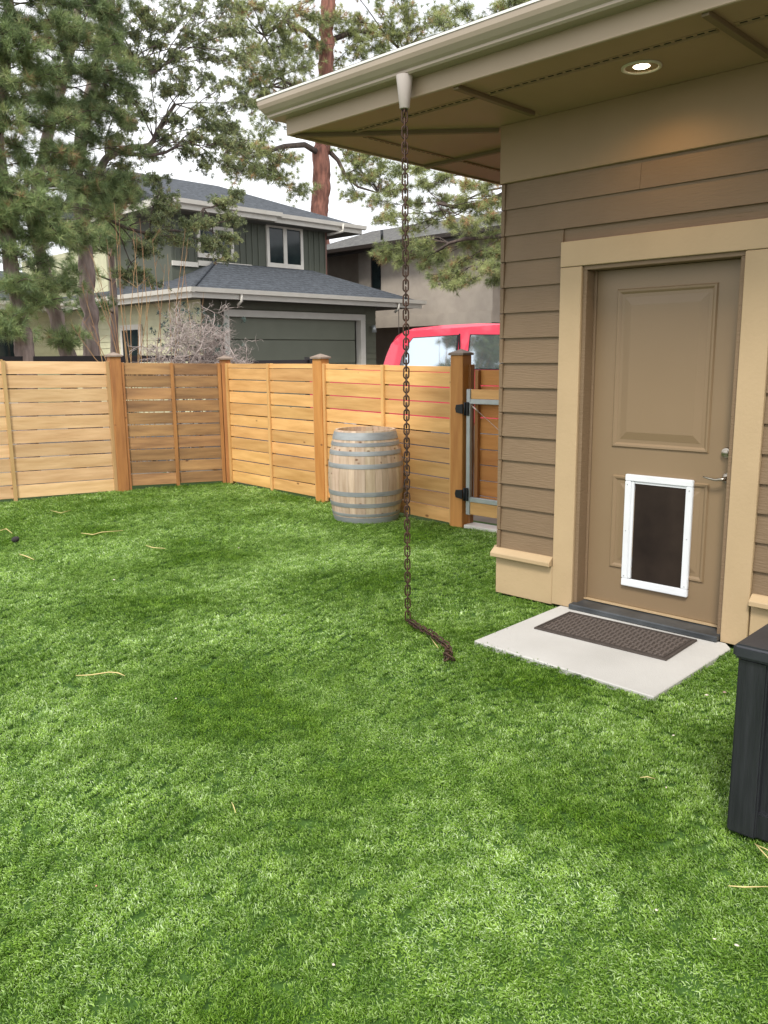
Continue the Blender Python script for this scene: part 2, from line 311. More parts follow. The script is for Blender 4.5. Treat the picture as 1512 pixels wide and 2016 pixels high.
for (ya, yb, dens) in ((-.6, 3.2, 3000), (3.2, 6.0, 1900), (6.0, 10.4, 1100)):
    n_ = int((6.5+1.6)*(yb-ya)*dens); xs = rng.uniform(-1.6, 6.5, n_); ys = rng.uniform(ya, yb, n_)
    # keep what the photograph's surroundings could show
    for x, y in zip(xs, ys):
        dx = x*rt0.x+y*rt0.y; dz = x*math.sin(YAW)+y*math.cos(YAW)
        if dz < 1.3 or abs(dx) > .47*dz+.75 or not inside(x, y): continue
        la = 2.2+2.2*hv((x*.35, y*.35, 0))+1.6*hv((x*1.1, y*1.1, 5)); lt = .38+.6*hv((x*.9, y*.9, 9))+.5*hv((x*3.1, y*3.1, 2))+random.gauss(0, .25)
        pts.append((x, y, gz(x, y)-.004)); e = Matrix.Rotation(la, 3, 'Z') @ Matrix.Rotation(max(-.1, lt), 3, 'Y') @ Matrix.Rotation(random.gauss(0, 1.5), 3, 'Z')
        rots.append(tuple(e.to_euler())); scl.append(random.uniform(.75, 1.1)*(1 if y < 3.2 else 1.2 if y < 6 else 1.45)); idx.append(random.randrange(8))
me = bpy.data.meshes.new('turf_points'); me.from_pydata(pts, [], [])
for nm, ty, val, key in (('rot', 'FLOAT_VECTOR', np.array(rots).ravel(), 'vector'), ('scl', 'FLOAT', scl, 'value'), ('idx', 'INT', idx, 'value')):
    A = me.attributes.new(nm, ty, 'POINT'); A.data.foreach_set(key, val)
turf = bpy.data.objects.new('turf_blades', me); C.objects.link(turf); turf['kind'] = 'stuff'; tag(turf, 'bright green artificial turf covering the yard inside the cedar fence', 'artificial turf')
ng = bpy.data.node_groups.new('turf', 'GeometryNodeTree'); ng.interface.new_socket('Geometry', in_out='INPUT', socket_type='NodeSocketGeometry'); ng.interface.new_socket('Geometry', in_out='OUTPUT', socket_type='NodeSocketGeometry')
gi = ng.nodes.new('NodeGroupInput'); go = ng.nodes.new('NodeGroupOutput'); ip = ng.nodes.new('GeometryNodeInstanceOnPoints'); ci = ng.nodes.new('GeometryNodeCollectionInfo')
ci.inputs[0].default_value = tcol; ci.inputs['Separate Children'].default_value = True; ci.inputs['Reset Children'].default_value = True
def NA(t, nm): x = ng.nodes.new('GeometryNodeInputNamedAttribute'); x.data_type = t; x.inputs['Name'].default_value = nm; return x.outputs[0]
ng.links.new(gi.outputs[0], ip.inputs['Points']); ng.links.new(ci.outputs[0], ip.inputs['Instance']); ip.inputs['Pick Instance'].default_value = True
ng.links.new(NA('INT', 'idx'), ip.inputs['Instance Index']); ng.links.new(NA('FLOAT', 'scl'), ip.inputs['Scale'])
er = ng.nodes.new('FunctionNodeEulerToRotation'); ng.links.new(NA('FLOAT_VECTOR', 'rot'), er.inputs[0]); ng.links.new(er.outputs[0], ip.inputs['Rotation'])
ng.links.new(ip.outputs[0], go.inputs[0]); turf.modifiers.new('turf', 'NODES').node_group = ng
print('turf clumps', len(pts))

# ------------------------------------------------------------------ our house
XW = 4.51; YC = 3.285                                    # wall core face, corner
house = thing('house', 'brown lap sided house with tan trim, deep eave and back door at right', 'house', (XW, 0, 0))
w = MB(); w.box(XW, XW+.15, 2.69, YC-.02, 0, 3.1); w.box(XW, XW+.15, -3, 1.74, 0, 3.1); w.box(XW, XW+.15, 1.74, 2.69, 2.118, 3.1)
w.box(XW+.15, 10, -3, YC-.02, 0, 3.1); w.build('wall', m_siding, house)
def lap(y0, y1, k, x=XW):                                # one lap board along y
    z = .285+.1582*k; h = .1582+.012; b = MB()
    b.prism([(-.022, 0), (-.022, .004), (-.006, h), (0, h), (0, 0)], -(y1-y0)/2, (y1-y0)/2, 1)
    if k == 14: b = MB().prism([(-.022, 0), (-.008, .1582), (0, .1582), (0, 0)], -(y1-y0)/2, (y1-y0)/2, 1)
    return link('siding_board', b.mesh('siding_board'), m_siding, house, loc=(x-.0005*(k % 2), (y0+y1)/2, z))
for k in range(15):
    z = .285+.1582*k
    if z+.1582 < 2.27: lap(2.838, YC-.024, k); lap(-3, 1.592, k)
    elif z < 2.26: lap(2.838, YC-.024, k); lap(-3, 1.592, k)
    else: js = (1.9, 1.12, 2.35)[k % 3]; lap(-3, js-.001, k); lap(js+.001, YC-.024, k)
    b = MB(); b.prism([(XW-.026, z), (XW-.0265, z+.15), (XW-.01, z+.157), (XW, z+.157), (XW, z)], YC-.022, YC+.003, 1); b.build('corner_cap', m_siding, house)
    b = MB(); b.prism([(0, 0), (.026, 0), (.010, .166), (0, .166)], 0, 5.4, 0)         # boards of the gate side wall
    link('siding_board', b.mesh('siding_board'), m_siding, house, loc=(XW+.01, YC-.02, z))
# piece between casing head and frieze is covered by full boards; frieze, water table, casing
b = MB(); b.box(XW-.034, XW, -3, YC+.012, 2.658, 3.0); b.box(XW+.0, 10, YC-.02, YC+.010, 2.66, 3.0); b.build('frieze_board', m_frieze, house, bevel=.003)
for y0, y1 in ((2.842, YC+.006), (-3, 1.588)):
    b = MB(); b.box(XW-.03, XW, y0, y1, .0, .262); b.build('base_board', m_trim, house, bevel=.004)
    b = MB(); b.prism([(XW-.072, .258), (XW-.072, .288), (XW-.03, .318), (XW, .318), (XW, .258)], y0, y1+(.02 if y1 > 2 else 0), 1); b.build('drip_ledge', m_trim, house, bevel=.004)
b = MB(); b.box(XW+.0, 10, YC-.02, YC+.004, 0, .262); b.build('base_board', m_trim, house)
b = MB(); b.box(XW+.0, 10, YC-.02, YC+.045, .264, .318); b.build('drip_ledge', m_trim, house)
for y0, y1 in ((2.69, 2.836), (1.594, 1.738)):
    b = MB(); b.box(XW-.038, XW+.005, y0, y1, .012, 2.113); b.build('door_casing', m_trim, house, bevel=.003)
b = MB(); b.box(XW-.040, XW+.005, 1.594, 2.836, 2.116, 2.262); b.build('door_casing', m_trim, house, bevel=.003)
XD = XW+.085                                             # face of the door
b = MB(); b.box(XW-.020, XD+.05, 2.663, 2.689, .03, 2.09); b.box(XW-.020, XD+.05, 1.741, 1.766, .03, 2.09); b.box(XW-.020, XD+.05, 1.741, 2.689, 2.09, 2.117)
b.box(XD-.018, XD-.001, 2.648, 2.664, .05, 2.09); b.build('door_jamb', m_siding, house, bevel=.003)
b = MB(); b.box(XW-.078, XD+.05, 1.741, 2.688, .016, .050); b.build('door_threshold', m_sill, house, bevel=.006)
b = MB(); b.box(XD-.020, XD+.04, 1.768, 2.662, .056, .066); b.build('door_sweep', m_trim, house)
door = thing('door', '', ''); del door['label'], door['category']; door.parent = house; door.location = (XD-XW, 2.215, 0)
d = MB(); d.box(XD, XD+.045, 1.768, 2.661, .068, 2.088); d.build('door_slab', m_door, door, bevel=.002)
def ring(mb, y0, y1, z0, z1, w_, x0, x1):               # rectangular moulding ring, bevelled profile
    pr = [(0, x0), (w_*.25, x1), (w_*.6, x1+.001), (w_, x0)]
    vs = []; 
    for o_, xx in pr: vs += [(xx, y0+o_, z0+o_), (xx, y1-o_, z0+o_), (xx, y1-o_, z1-o_), (xx, y0+o_, z1-o_)]
    fs = [(i*4+k, i*4+(k+1) % 4, (i+1)*4+(k+1) % 4, (i+1)*4+k) for i in range(3) for k in range(4)]
    mb.add(vs, fs)
p1 = at(1220, 567, 0, XD); p2 = at(1395, 902, 0, XD)
for (y0, y1, z0, z1) in ((1.915, 2.515, 1.045, 1.975), (1.90, 2.50, .295, .875)):
    d = MB(); ring(d, y0, y1, z0, z1, .030, XD-.0005, XD-.010)
    i_ = .050; o2 = .095
    vs = [(XD-.0005, y0+i_, z0+i_), (XD-.0005, y1-i_, z0+i_), (XD-.0005, y1-i_, z1-i_), (XD-.0005, y0+i_, z1-i_),
          (XD-.010, y0+o2, z0+o2), (XD-.010, y1-o2, z0+o2), (XD-.010, y1-o2, z1-o2), (XD-.010, y0+o2, z1-o2)]
    d.add(vs, [(0, 1, 5, 4), (1, 2, 6, 5), (2, 3, 7, 6), (3, 0, 4, 7), (4, 5, 6, 7)]); d.build('door_panel', m_door, door)
# pet door
a1 = at(1232, 933, 0, XD-.02); a2 = at(1352, 1178, 0, XD-.02); py0, py1, pz0, pz1 = a2.y, a1.y, a2.z+.005, a1.z
fw_ = .040; b = MB(); xf = XD-.026
b.box(xf, XD-.001, py0, py1, pz1-fw_, pz1); b.box(xf, XD-.001, py0, py1, pz0, pz0+fw_*1.15)
b.box(xf, XD-.001, py1-fw_, py1, pz0+fw_*1.15, pz1-fw_); b.box(xf, XD-.001, py0, py0+fw_, pz0+fw_*1.15, pz1-fw_); b.build('pet_door_frame', m_alu, door, bevel=.004, seg=2)
b = MB(); b.box(XD-.020, XD-.001, py1-fw_-.018, py1-fw_, pz0+.05, pz1-fw_); b.box(XD-.018, XD-.001, py0+fw_, py1-fw_-.018, pz1-fw_-.014, pz1-fw_); b.build('inner_frame', m_alu, door, bevel=.002)
b = MB(); b.box(XD-.0135, XD-.002, py0+fw_+.001, py1-fw_-.022, pz0+fw_*1.15, pz1-fw_-.018); b.build('pet_flap', m_flap, door, bevel=.001)
b = MB()
for yy in (py0+fw_/2, py1-fw_/2):
    for t in (.1, .5, .9): b.lathe([(.0001, 0), (.004, 0)], 8); 
b = MB()
for yy in (py0+.018, py1-.018):
    for t in (.09, .5, .91):
        z_ = pz0+(pz1-pz0)*t; b.tube([(xf-.0015, yy, z_), (xf+.002, yy, z_)], .0038, 8)
b.build('screw_heads', m_steel, door, kind='stuff')
dl = at(1433, 892, 0, XD-.02); b = MB(); b.tube([(XD, dl.y+.01, dl.z), (XD-.022, dl.y+.01, dl.z)], [.031, .027], 24); b.tube([(XD-.022, dl.y+.01, dl.z), (XD-.030, dl.y+.01, dl.z)], .016, 20)
b.build('deadbolt', m_nickel, door, bevel=.001)
lv = at(1431, 943, 0, XD-.03); ly, lz = lv.y+.006, lv.z
b = MB(); b.tube([(XD, ly, lz), (XD-.010, ly, lz)], [.032, .029], 24); b.tube([(XD-.008, ly, lz), (XD-.050, ly, lz)], [.013, .011], 16)
b.tube([(XD-.048, ly-.006, lz), (XD-.052, ly+.02, lz-.002), (XD-.052, ly+.05, lz-.008), (XD-.052, ly+.085, lz-.003), (XD-.054, ly+.118, lz+.004)], [.011, .010, .0075, .0065, .004], 12)
b.build('door_lever', m_nickel, door)
# eave: soffit panels, battens, vents, fascia, gutter
XF = 3.645; YF = 4.325; ZS = 3.0; ZG = 3.085
b = MB(); b.add([(XF+.01, -3.2, ZS+.02), (XF+.01, YF-.01, ZS+.02), (XW, YC, ZS+.02), (XW, -3.2, ZS+.02)], [(0, 1, 2, 3)])
def quadpanel(p, th=.012, bev=.0):
    m_ = MB(); m_.add([(x, y, ZS) for x, y in p]+[(x, y, ZS+th) for x, y in p], [(3, 2, 1, 0), (4, 5, 6, 7)]+[(i, (i+1) % 4, (i+1) % 4+4, i+4) for i in range(4)]); m_.build('soffit_panel', m_soffit, house)
ys = [-3.2, -2.35, -1.02, .31, 1.648, 2.98]
for y0, y1 in zip(ys[:-1], ys[1:]): quadpanel([(XF, y0+.002), (XW, y0+.002), (XW, y1-.002), (XF, y1-.002)])
quadpanel([(XF, 2.982), (XW, 2.982), (XW, YC), (XF, YF-.01)]); XE = 11
xs_ = [XF, 4.94, 6.27, 7.6, 8.93, XE]
quadpanel([(XF+.003, YF-.003), (XW+.003, YC), (4.938, YC), (4.938, YF-.003)])
for x0, x1 in zip(xs_[1:-1], xs_[2:]): quadpanel([(x0+.002, YC), (x1-.002, YC), (x1-.002, YF), (x0+.002, YF)])
def sbat(p, q_, w_=.034, h_=.024, top=ZS):
    p = Vector((*p, top-h_/2)); q_ = Vector((*q_, top-h_/2)); L_ = (q_-p).length; a_ = math.atan2(q_.y-p.y, q_.x-p.x)
    b = MB(); b.box(-L_/2, L_/2, -w_/2, w_/2, -h_/2, h_/2); link('soffit_batten', b.mesh('soffit_batten', .002), m_sbat, house, loc=(p+q_)/2, rot=(0, 0, a_))
for y_ in ys[1:]: sbat((XF+.002, y_), (XW-.15, y_))
for x_ in xs_[1:-1]: sbat((x_, YF-.002), (x_, YC+.012))
sbat((XF+.02, YF-.02), (XW+.0, YC+.05), .036)
b = MB(); b.box(XW-.30, XW-.034, YC-.1, YC+.14, ZS-.035, ZS-.001)
def vent(p0, p1):
    p0 = Vector((*p0, ZS)); p1 = Vector((*p1, ZS)); L_ = (p1-p0).length; a_ = math.atan2(p1.y-p0.y, p1.x-p0.x)
    b = MB(); b.box(-L_/2, L_/2, -.016, .016, -.002, 0); b.box(-L_/2, L_/2, .019, .025, -.009, 0)
    link('vent_strip', b.mesh('vent_strip'), m_soffit, house, loc=(p0+p1)/2+Vector((0, 0, -.0008)), rot=(0, 0, a_))
    s_ = MB(); n__ = int(L_/.052)
    for i in range(n__):
        x = -L_/2+.02+i*.052; s_.box(x, x+.032, -.006, .004, -.0040, -.0015)  # raised dark boxes stand in for the shade inside open slots
    link('vent_slots', s_.mesh('vent_slots'), m_dark, house, loc=(p0+p1)/2+Vector((0, 0, -.0008)), rot=(0, 0, a_), kind='stuff')
for y0, y1 in zip(ys[:-1], ys[1:]): vent((3.885, y1-.03), (3.885, y0+.05))
vent((3.885, YF-.30), (3.885, 3.02)); vent((4.91, YF-.27), (4.00, YF-.27)) ; vent((6.2, YF-.27), (4.98, YF-.27))
b = MB(); b.box(XF-.022, XF, -3.2, YF+.020, ZS-.012, ZS+.17); b.build('fascia', m_fascia, house, bevel=.004)
b = MB(); b.box(XF+.002, XE, YF, YF+.021, ZS-.012, ZS+.17); b.build('fascia', m_fascia, house, bevel=.004)
# K style gutter, profile (outward distance from fascia, height), mitred at the corner
prof = [(0, 0), (.072, 0), (.082, .010), (.084, .022), (.098, .034), (.116, .058), (.124, .078), (.124, .108), (.112, .108), (.112, .085), (.004, .02), (.0, .118)]
g = MB(); vs = []
XO = XF-.022; YO = YF+.021
for o_, h_ in prof: vs += [(XO-o_, -3.2, ZG+h_), (XO-o_, YO+o_, ZG+h_), (XE, YO+o_, ZG+h_)]
fs = []
for i in range(len(prof)-1):
    fs += [(i*3, i*3+1, i*3+4, i*3+3), (i*3+1, i*3+2, i*3+5, i*3+4)]
g.add(vs, fs); gut = g.build('gutter', m_gutter, house)
de = MB(); vs = []
for o_, h_ in ((.128, .108), (.128, .120), (.02, .150), (.02, .13)): vs += [(XO-o_, -3.2, ZG+h_), (XO-o_, YO+o_, ZG+h_), (XE, YO+o_, ZG+h_)]
de.add(vs, [f for i in range(3) for f in ((i*3, i*3+1, i*3+4, i*3+3), (i*3+1, i*3+2, i*3+5, i*3+4))]+[(9, 10, 1, 0), (10, 11, 2, 1)]); de.build('drip_edge', m_drip, house)
CX, CY = 3.565, 3.27
o_ = MB(); o_.lathe([(.046, 3.09), (.044, 3.075), (.027, 2.925), (.022, 2.920), (.024, 2.93), (.038, 3.08)], 28, (CX, CY, 0)); 
o_.build('gutter_outlet', mat('outlet plastic', (.50, .44, .41), .4), gut)
# roof over the eave (hip)
r_ = MB(); zr = ZG+.135; r_.add([(XO-.10, -3.2, zr), (XO-.10, YO+.10, zr), (XO+3.9, YO-3.9, zr+1.3), (XO+3.9, -3.2, zr+1.3)], [(0, 1, 2, 3)])
r_.add([(XO-.10, YO+.10, zr), (XE, YO+.10, zr), (XE, YO-3.9, zr+1.3), (XO+3.9, YO-3.9, zr+1.3)], [(0, 1, 2, 3)])
r_.add([(XO+3.9, -3.2, zr+1.3), (XO+3.9, YO-3.9, zr+1.3), (XE, YO-3.9, zr+1.3), (XE, -3.2, zr+1.3)], [(0, 1, 2, 3)]); r_.build('roof', m_roof, house)
# recessed light
lx, ly_ = 4.098, 2.163
rl = thing('recessed_light', '', ''); del rl['label'], rl['category']; rl.parent = house; rl.location = (lx-XW, ly_, ZS)
b = MB(); b.lathe([(.098, -.001), (.098, -.008), (.088, -.011), (.080, -.006), (.079, .0)], 40, (lx, ly_, ZS)); b.build('trim_ring', mat('light trim ring', (.60, .54, .46), .4), rl)
b = MB(); b.lathe([(.079, .0), (.070, .050), (.0001, .052)], 40, (lx, ly_, ZS-.003)); can = b.build('light_can', mat('bronze light can', (.32, .20, .10), .4, .3), rl)
b = MB(); b.lathe([(.0001, -.004), (.035, -.003), (.052, .006), (.055, .03)], 32, (lx, ly_, ZS)); b.build('lamp_face', mat('lit lamp face', (1, .9, .7), .5, emit=((1, .86, .60), 9)), rl)
pl = bpy.data.lights.new('recessed_lamp', 'SPOT'); pl.energy = 5.5; pl.color = (1, .55, .18); pl.spot_size = R(150); pl.spot_blend = .6; pl.shadow_soft_size = .05
po = bpy.data.objects.new('recessed_lamp', pl); C.objects.link(po); po.parent = rl; po.location = (0, 0, -.02)

# ------------------------------------------------------------------ slab, doormat
s_ = MB(); s_.prism([(3.51, 1.655), (4.405, 1.650), (4.468, 1.70), (4.468, 2.765), (3.565, 2.762)], -.08, .014, 2); s_.build('doorstep_slab', m_concrete, kind='structure', bevel=.004)
dm = thing('doormat', 'brown ribbed rubber doormat on the concrete step before the door', 'doormat', (4.178, 2.23, .014), R(1.6))
b = MB(); b.box(-.205, .205, -.405, .405, 0, .006); b.build('mat_base', m_mat, dm, local=True, bevel=.002)
b = MB()
for w_ in ((.192, .205), ): pass
b = MB(); bx = [(-.203, .203, .392, .403), (-.203, .203, -.403, -.392), (-.203, -.192, -.392, .392), (.192, .203, -.392, .392), (-.18, .18, .372, .380), (-.18, .18, -.380, -.372), (-.18, -.172, -.372, .372), (.172, .18, -.372, .372)]
for x0, x1, y0, y1 in bx: b.box(x0, x1, y0, y1, .004, .010)
b.build('mat_border', m_mat, dm, local=True)
b = MB(); ci_ = .030
for i in range(11):
    for j in range(24):
        x = -.158+i*.0316; y = -.357+j*.03104
        if (i+j) % 2: b.box(x-.012, x+.012, y-.006, y+.006, .004, .0115); 
        else: b.box(x-.006, x+.006, y-.012, y+.012, .004, .0115)
b.build('mat_nubs', mat('rubber mat nubs', (.115, .092, .08), .7), dm, local=True, kind='stuff')

# ------------------------------------------------------------------ rain chain
rc = thing('rain_chain', 'long rusty link rain chain hanging from the gutter to the turf', 'rain chain', (CX, CY, 0))
def link_mesh(Lh=.0325, Rh=.0148, r=.0049):
    path = []; s = Lh-Rh
    for k in range(14): a = math.pi*k/13-0; path.append((Rh*math.cos(a), 0, s+Rh*math.sin(a)))
    for k in range(14): a = math.pi+math.pi*k/13; path.append((Rh*math.cos(a), 0, -s+Rh*math.sin(a)))
    path = [Vector(p) for p in path][::2]; n_ = len(path); m_ = 6; vs = []; fs = []
    for i, p in enumerate(path):
        t = (path[(i+1) % n_]-path[i-1]).normalized(); u = Vector((0, 1, 0)); w_ = t.cross(u)
        for k in range(m_): a = 2*math.pi*k/m_; vs.append(p+(u*math.cos(a)+w_*math.sin(a))*r)
    for i in range(n_):
        for k in range(m_): fs.append((i*m_+k, i*m_+(k+1) % m_, ((i+1) % n_)*m_+(k+1) % m_, ((i+1) % n_)*m_+k))
    x = MB(); x.add(vs, fs, True); return x.mesh('chain_link')
lm = link_mesh(); lm.materials.append(m_chain)
def put_link(p, rot): return link('chain_link', lm, None, rc, loc=p, rot=rot)
top = 2.925; low = gz(CX, CY)+.045; pitch = .0405; n_ = int((top-low)/pitch)
for i in range(n_+1):
    t = i*pitch; z = top-t; sw = .001*math.sin(z*2.1)
    a = YAW*-1+(0 if i % 2 else math.pi/2)+random.uniform(-.10, .10)+.06*math.sin(z*1.3)
    put_link((CX+sw, CY+sw, z), (random.uniform(-.03, .03), random.uniform(-.03, .03), a))
gp = [Vector((*at(a, b, 2, .03).xy, 0)) for a, b in ((811, 1226), (822, 1232), (845, 1245), (866, 1262), (880, 1272), (884, 1282), (878, 1290), (880, 1299))]
gp[0] = Vector((CX+.01, CY, 0)); path = [gp[0]]
segs = [(a, b, (b-a).length) for a, b in zip(gp[:-1], gp[1:])]; tot = sum(s[2] for s in segs); t = .02; i = 0
while t < tot:
    u = t
    for a, b_, l in segs:
        if u <= l: break
        u -= l
    p = a+(b_-a)*(u/l); p.z = gz(p.x, p.y)+.032+.004*(i % 2)
    di = (b_-a).normalized(); side = Matrix.Rotation(math.atan2(di.y, di.x)+random.uniform(-.2, .2), 4, 'Z') @ Matrix.Rotation(math.pi/2, 4, 'Y') @ Matrix.Rotation((math.pi/2 if i % 2 else 0)+.6+random.uniform(-.3, .3), 4, 'Z')
    put_link(p, side.to_euler()); t += pitch*.93; i += 1
for k in range(2):
    p = at(882+random.uniform(-7, 7), 1284+random.uniform(-8, 14), 2, .03); put_link((p.x, p.y, gz(p.x, p.y)+.04), (random.uniform(0, 3), random.uniform(.8, 1.7), random.uniform(0, 6)))

# ------------------------------------------------------------------ cedar fences
def pcap(t, x, y, z, a, s=.085):
    b = MB(); b.box(-s, s, -s, s, 0, .022); e = s*.97; b.add([(-e, -e, .022), (e, -e, .022), (e, e, .022), (-e, e, .022), (0, 0, .058)], [(0, 1, 4), (1, 2, 4), (2, 3, 4), (3, 0, 4), (3, 2, 1, 0)])
    return b
def post(parent, x, y, h, a, m_, cap=True, s=.066):
    b = MB(); b.box(-s, s, -s, s, -.05, h); p = link('post', b.mesh('post', .005), m_, parent, loc=(x, y, 0), rot=(0, 0, a))
    if cap: link('post_cap', pcap(parent, x, y, h, a).mesh('post_cap', .003), m_cap, p, local=True, loc=(0, 0, h))
    return p
def bay(parent, p0, p1, ztop0, ztop1, rows, hrow, thin, m_, mb_, face, trim0=.066, trim1=.066, mid=True, off=0):
    p0 = Vector((*p0, 0)); p1 = Vector((*p1, 0)); d_ = (p1-p0); Lg = d_.length; d_.normalize(); a = math.atan2(d_.y, d_.x); nrm = Vector((-d_.y, d_.x, 0))*face
    halves = [(trim0, Lg/2-.001), (Lg/2+.001, Lg-trim1)] if mid else [(trim0, Lg-trim1)]
    for h0, h1 in halves:
        zt = ztop0+(ztop1-ztop0)*((h0+h1)/2/Lg)
        spans = []; z = zt
        if thin: spans.append((z-thin, z)); z -= thin+.006
        for r in range(rows): spans.append((z-hrow+random.uniform(.010, .015), z)); z -= hrow
        sag = (ztop1-ztop0)/Lg
        for (za, zb) in spans:
            if zb < .03: continue
            za = max(za, .005); l = h1-h0; b = MB(); b.box(-l/2, l/2, -.0145, .0145, -(zb-za)/2, (zb-za)/2)
            c = p0+d_*((h0+h1)/2)+nrm*random.uniform(-.002, .002); 
            link('board', b.mesh('board', .002), m_, parent, loc=(c.x, c.y, (za+zb)/2), rot=(0, -math.atan(sag)+random.gauss(0, .0012), a))
    cleats = [trim0+.02, Lg-trim1-.02]+([Lg/2] if mid else [])
    for k, c_ in enumerate(cleats):
        zt = ztop0+(ztop1-ztop0)*c_/Lg; b = MB(); b.box(-.020, .020, -.012, .012, -zt/2, zt/2); p = p0+d_*c_+nrm*.0285
        link('batten', b.mesh('batten', .002), mb_, parent, loc=(p.x, p.y, zt/2+.004), rot=(0, 0, a))
        b = MB(); b.box(-.020, .020, -.012, .012, -zt/2, zt/2); p = p0+d_*c_-nrm*.0285
        link('batten', b.mesh('batten', .002), mb_, parent, loc=(p.x, p.y, zt/2+.004), rot=(0, 0, a))
aL = math.atan2(-.51, 2.39)
PA, PB, PC, PD, PG = (2.62, 9.95), (5.055, 9.43), (6.33, 8.95), (6.215, 6.985), (6.085, 4.895)
fb = thing('wooden_fence', 'horizontal board cedar fence across the back behind the bare shrub', 'fence', (PB[0], PB[1], 0))
post(fb, *PA, 1.66, aL, m_postp); post(fb, *PB, 1.635, aL, m_posto)
bay(fb, PA, PB, 1.625, 1.575, 10, .158, 0, m_wp, m_batp, -1)
bay(fb, (-.1, 10.53), PA, 1.66, 1.625, 10, .158, 0, m_wp, m_batp, -1)
bay(fb, PB, PC, 1.565, 1.535, 10, .152, 0, m_wm, m_posto, -1)
b = MB(); b.box(-1.23, -.0, -.02, .02, 0, .012); l_ = (Vector(PB)-Vector(PA)).length/2
b = MB(); b.box(-l_/2+.03, l_/2, -.022, .022, -.006, .006); link('top_rail', b.mesh('top_rail', .002), m_batp, fb, loc=((PA[0]*.75+PB[0]*.25), (PA[1]*.75+PB[1]*.25), 1.623), rot=(0, R(1.1), aL))
fr = thing('wooden_fence', 'honey coloured horizontal board cedar fence behind the wine barrel', 'fence', (PD[0], PD[1], 0))
post(fr, *PC, 1.585, R(-20), m_posto, s=.058); post(fr, *PD, 1.585, R(4), m_postp)
pg = post(fr, *PG, 1.605, R(3), m_postp, s=.070)
bay(fr, PC, PD, 1.535, 1.530, 10, .146, .052, m_wh, m_bath, -1, trim0=.058)
bay(fr, PD, PG, 1.530, 1.500, 10, .144, .052, m_wh, m_bath, -1)
# darker second post behind the gate post and the boards above/behind the gate
gate = thing('gate', 'side gate of orange cedar boards in a galvanised steel frame', 'gate', (PG[0], PG[1]-.1, 0))
gx = 6.06; y0, y1 = 3.42, 4.795
b = MB(); t_ = .020
b.box(gx-.02, gx+.02, y1-.045, y1, .13, 1.30); b.box(gx-.02, gx+.02, y0, y0+.045, .13, 1.30); b.box(gx-.02, gx+.02, y0+.045, y1-.045, .255, .30); b.box(gx-.02, gx+.02, y0+.045, y1-.045, 1.165, 1.21)
b.build('gate_frame', m_steel, gate, bevel=.004)
for za, zb in ((.135, .253), (1.212, 1.298)):
    b = MB(); b.box(-(y1-y0)/2+.046, (y1-y0)/2-.046, -.010, .010, -(zb-za)/2, (zb-za)/2); link('rail_board', b.mesh('rail_board', .002), m_wh, gate, loc=(gx, (y0+y1)/2, (za+zb)/2), rot=(0, 0, R(90)))
z = 1.47
for k in range(10):
    za = z-.137; b = MB(); b.box(-(y1-y0)/2, (y1-y0)/2, -.010, .010, -.0685, .0685)
    if za > .1: link('board', b.mesh('board', .002), m_wo, gate, loc=(gx+.085+random.uniform(-.002, .002), (y0+y1)/2-.03, (za+z)/2), rot=(random.gauss(0, .004), 0, R(90)))
    z -= .146
for yy in (y1-.075, y0+.05):
    b = MB(); b.box(-.02, .02, -.02, .02, -.67, .67); link('batten', b.mesh('batten', .002), m_posto, gate, loc=(gx+.052, yy, .80))
for zh in (1.12, .325):
    b = MB(); b.box(gx-.040, gx-.021, y1-.035, y1-.012, zh-.062, zh+.062); b.tube([(gx-.04, y1+.0, zh-.06), (gx-.04, y1+.0, zh+.06)], .012, 10)
    b.prism([(y1+.01, zh-.045), (y1+.01, zh+.045), (y1+.09, zh+.036), (y1+.10, zh+.0), (y1+.09, zh-.036)], gx-.062, gx-.050, 0); b.build('hinge', m_black, gate, bevel=.003)
b = MB(); pa = Vector((gx-.03, y1-.06, 1.16)); pb_ = Vector((gx-.03, y0+.1, .34)); b.tube([pa, pb_], .003, 6); b.tube([pa+(pb_-pa)*.02, pa+(pb_-pa)*.075], .008, 8); b.build('brace_cable', m_cable, gate)
b = MB(); b.box(gx-.04, gx+.12, 3.3, 4.80, .0, .035); tag(b.build('gate_sill', m_white, None, bevel=.004), 'pale concrete strip on the ground under the side gate', 'kerb')
b = MB(); b.box(gx+.05, gx+.11, 4.80, 4.90, .0, 1.52); b.build('backing_post', m_posto, gate, bevel=.004)
b = MB(); b.box(6.0, 6.12, 3.31, 3.40, 0, 1.5); tag(b.build('latch_post', m_posto, None, bevel=.004), 'brown latch post of the side gate beside the house wall', 'post')

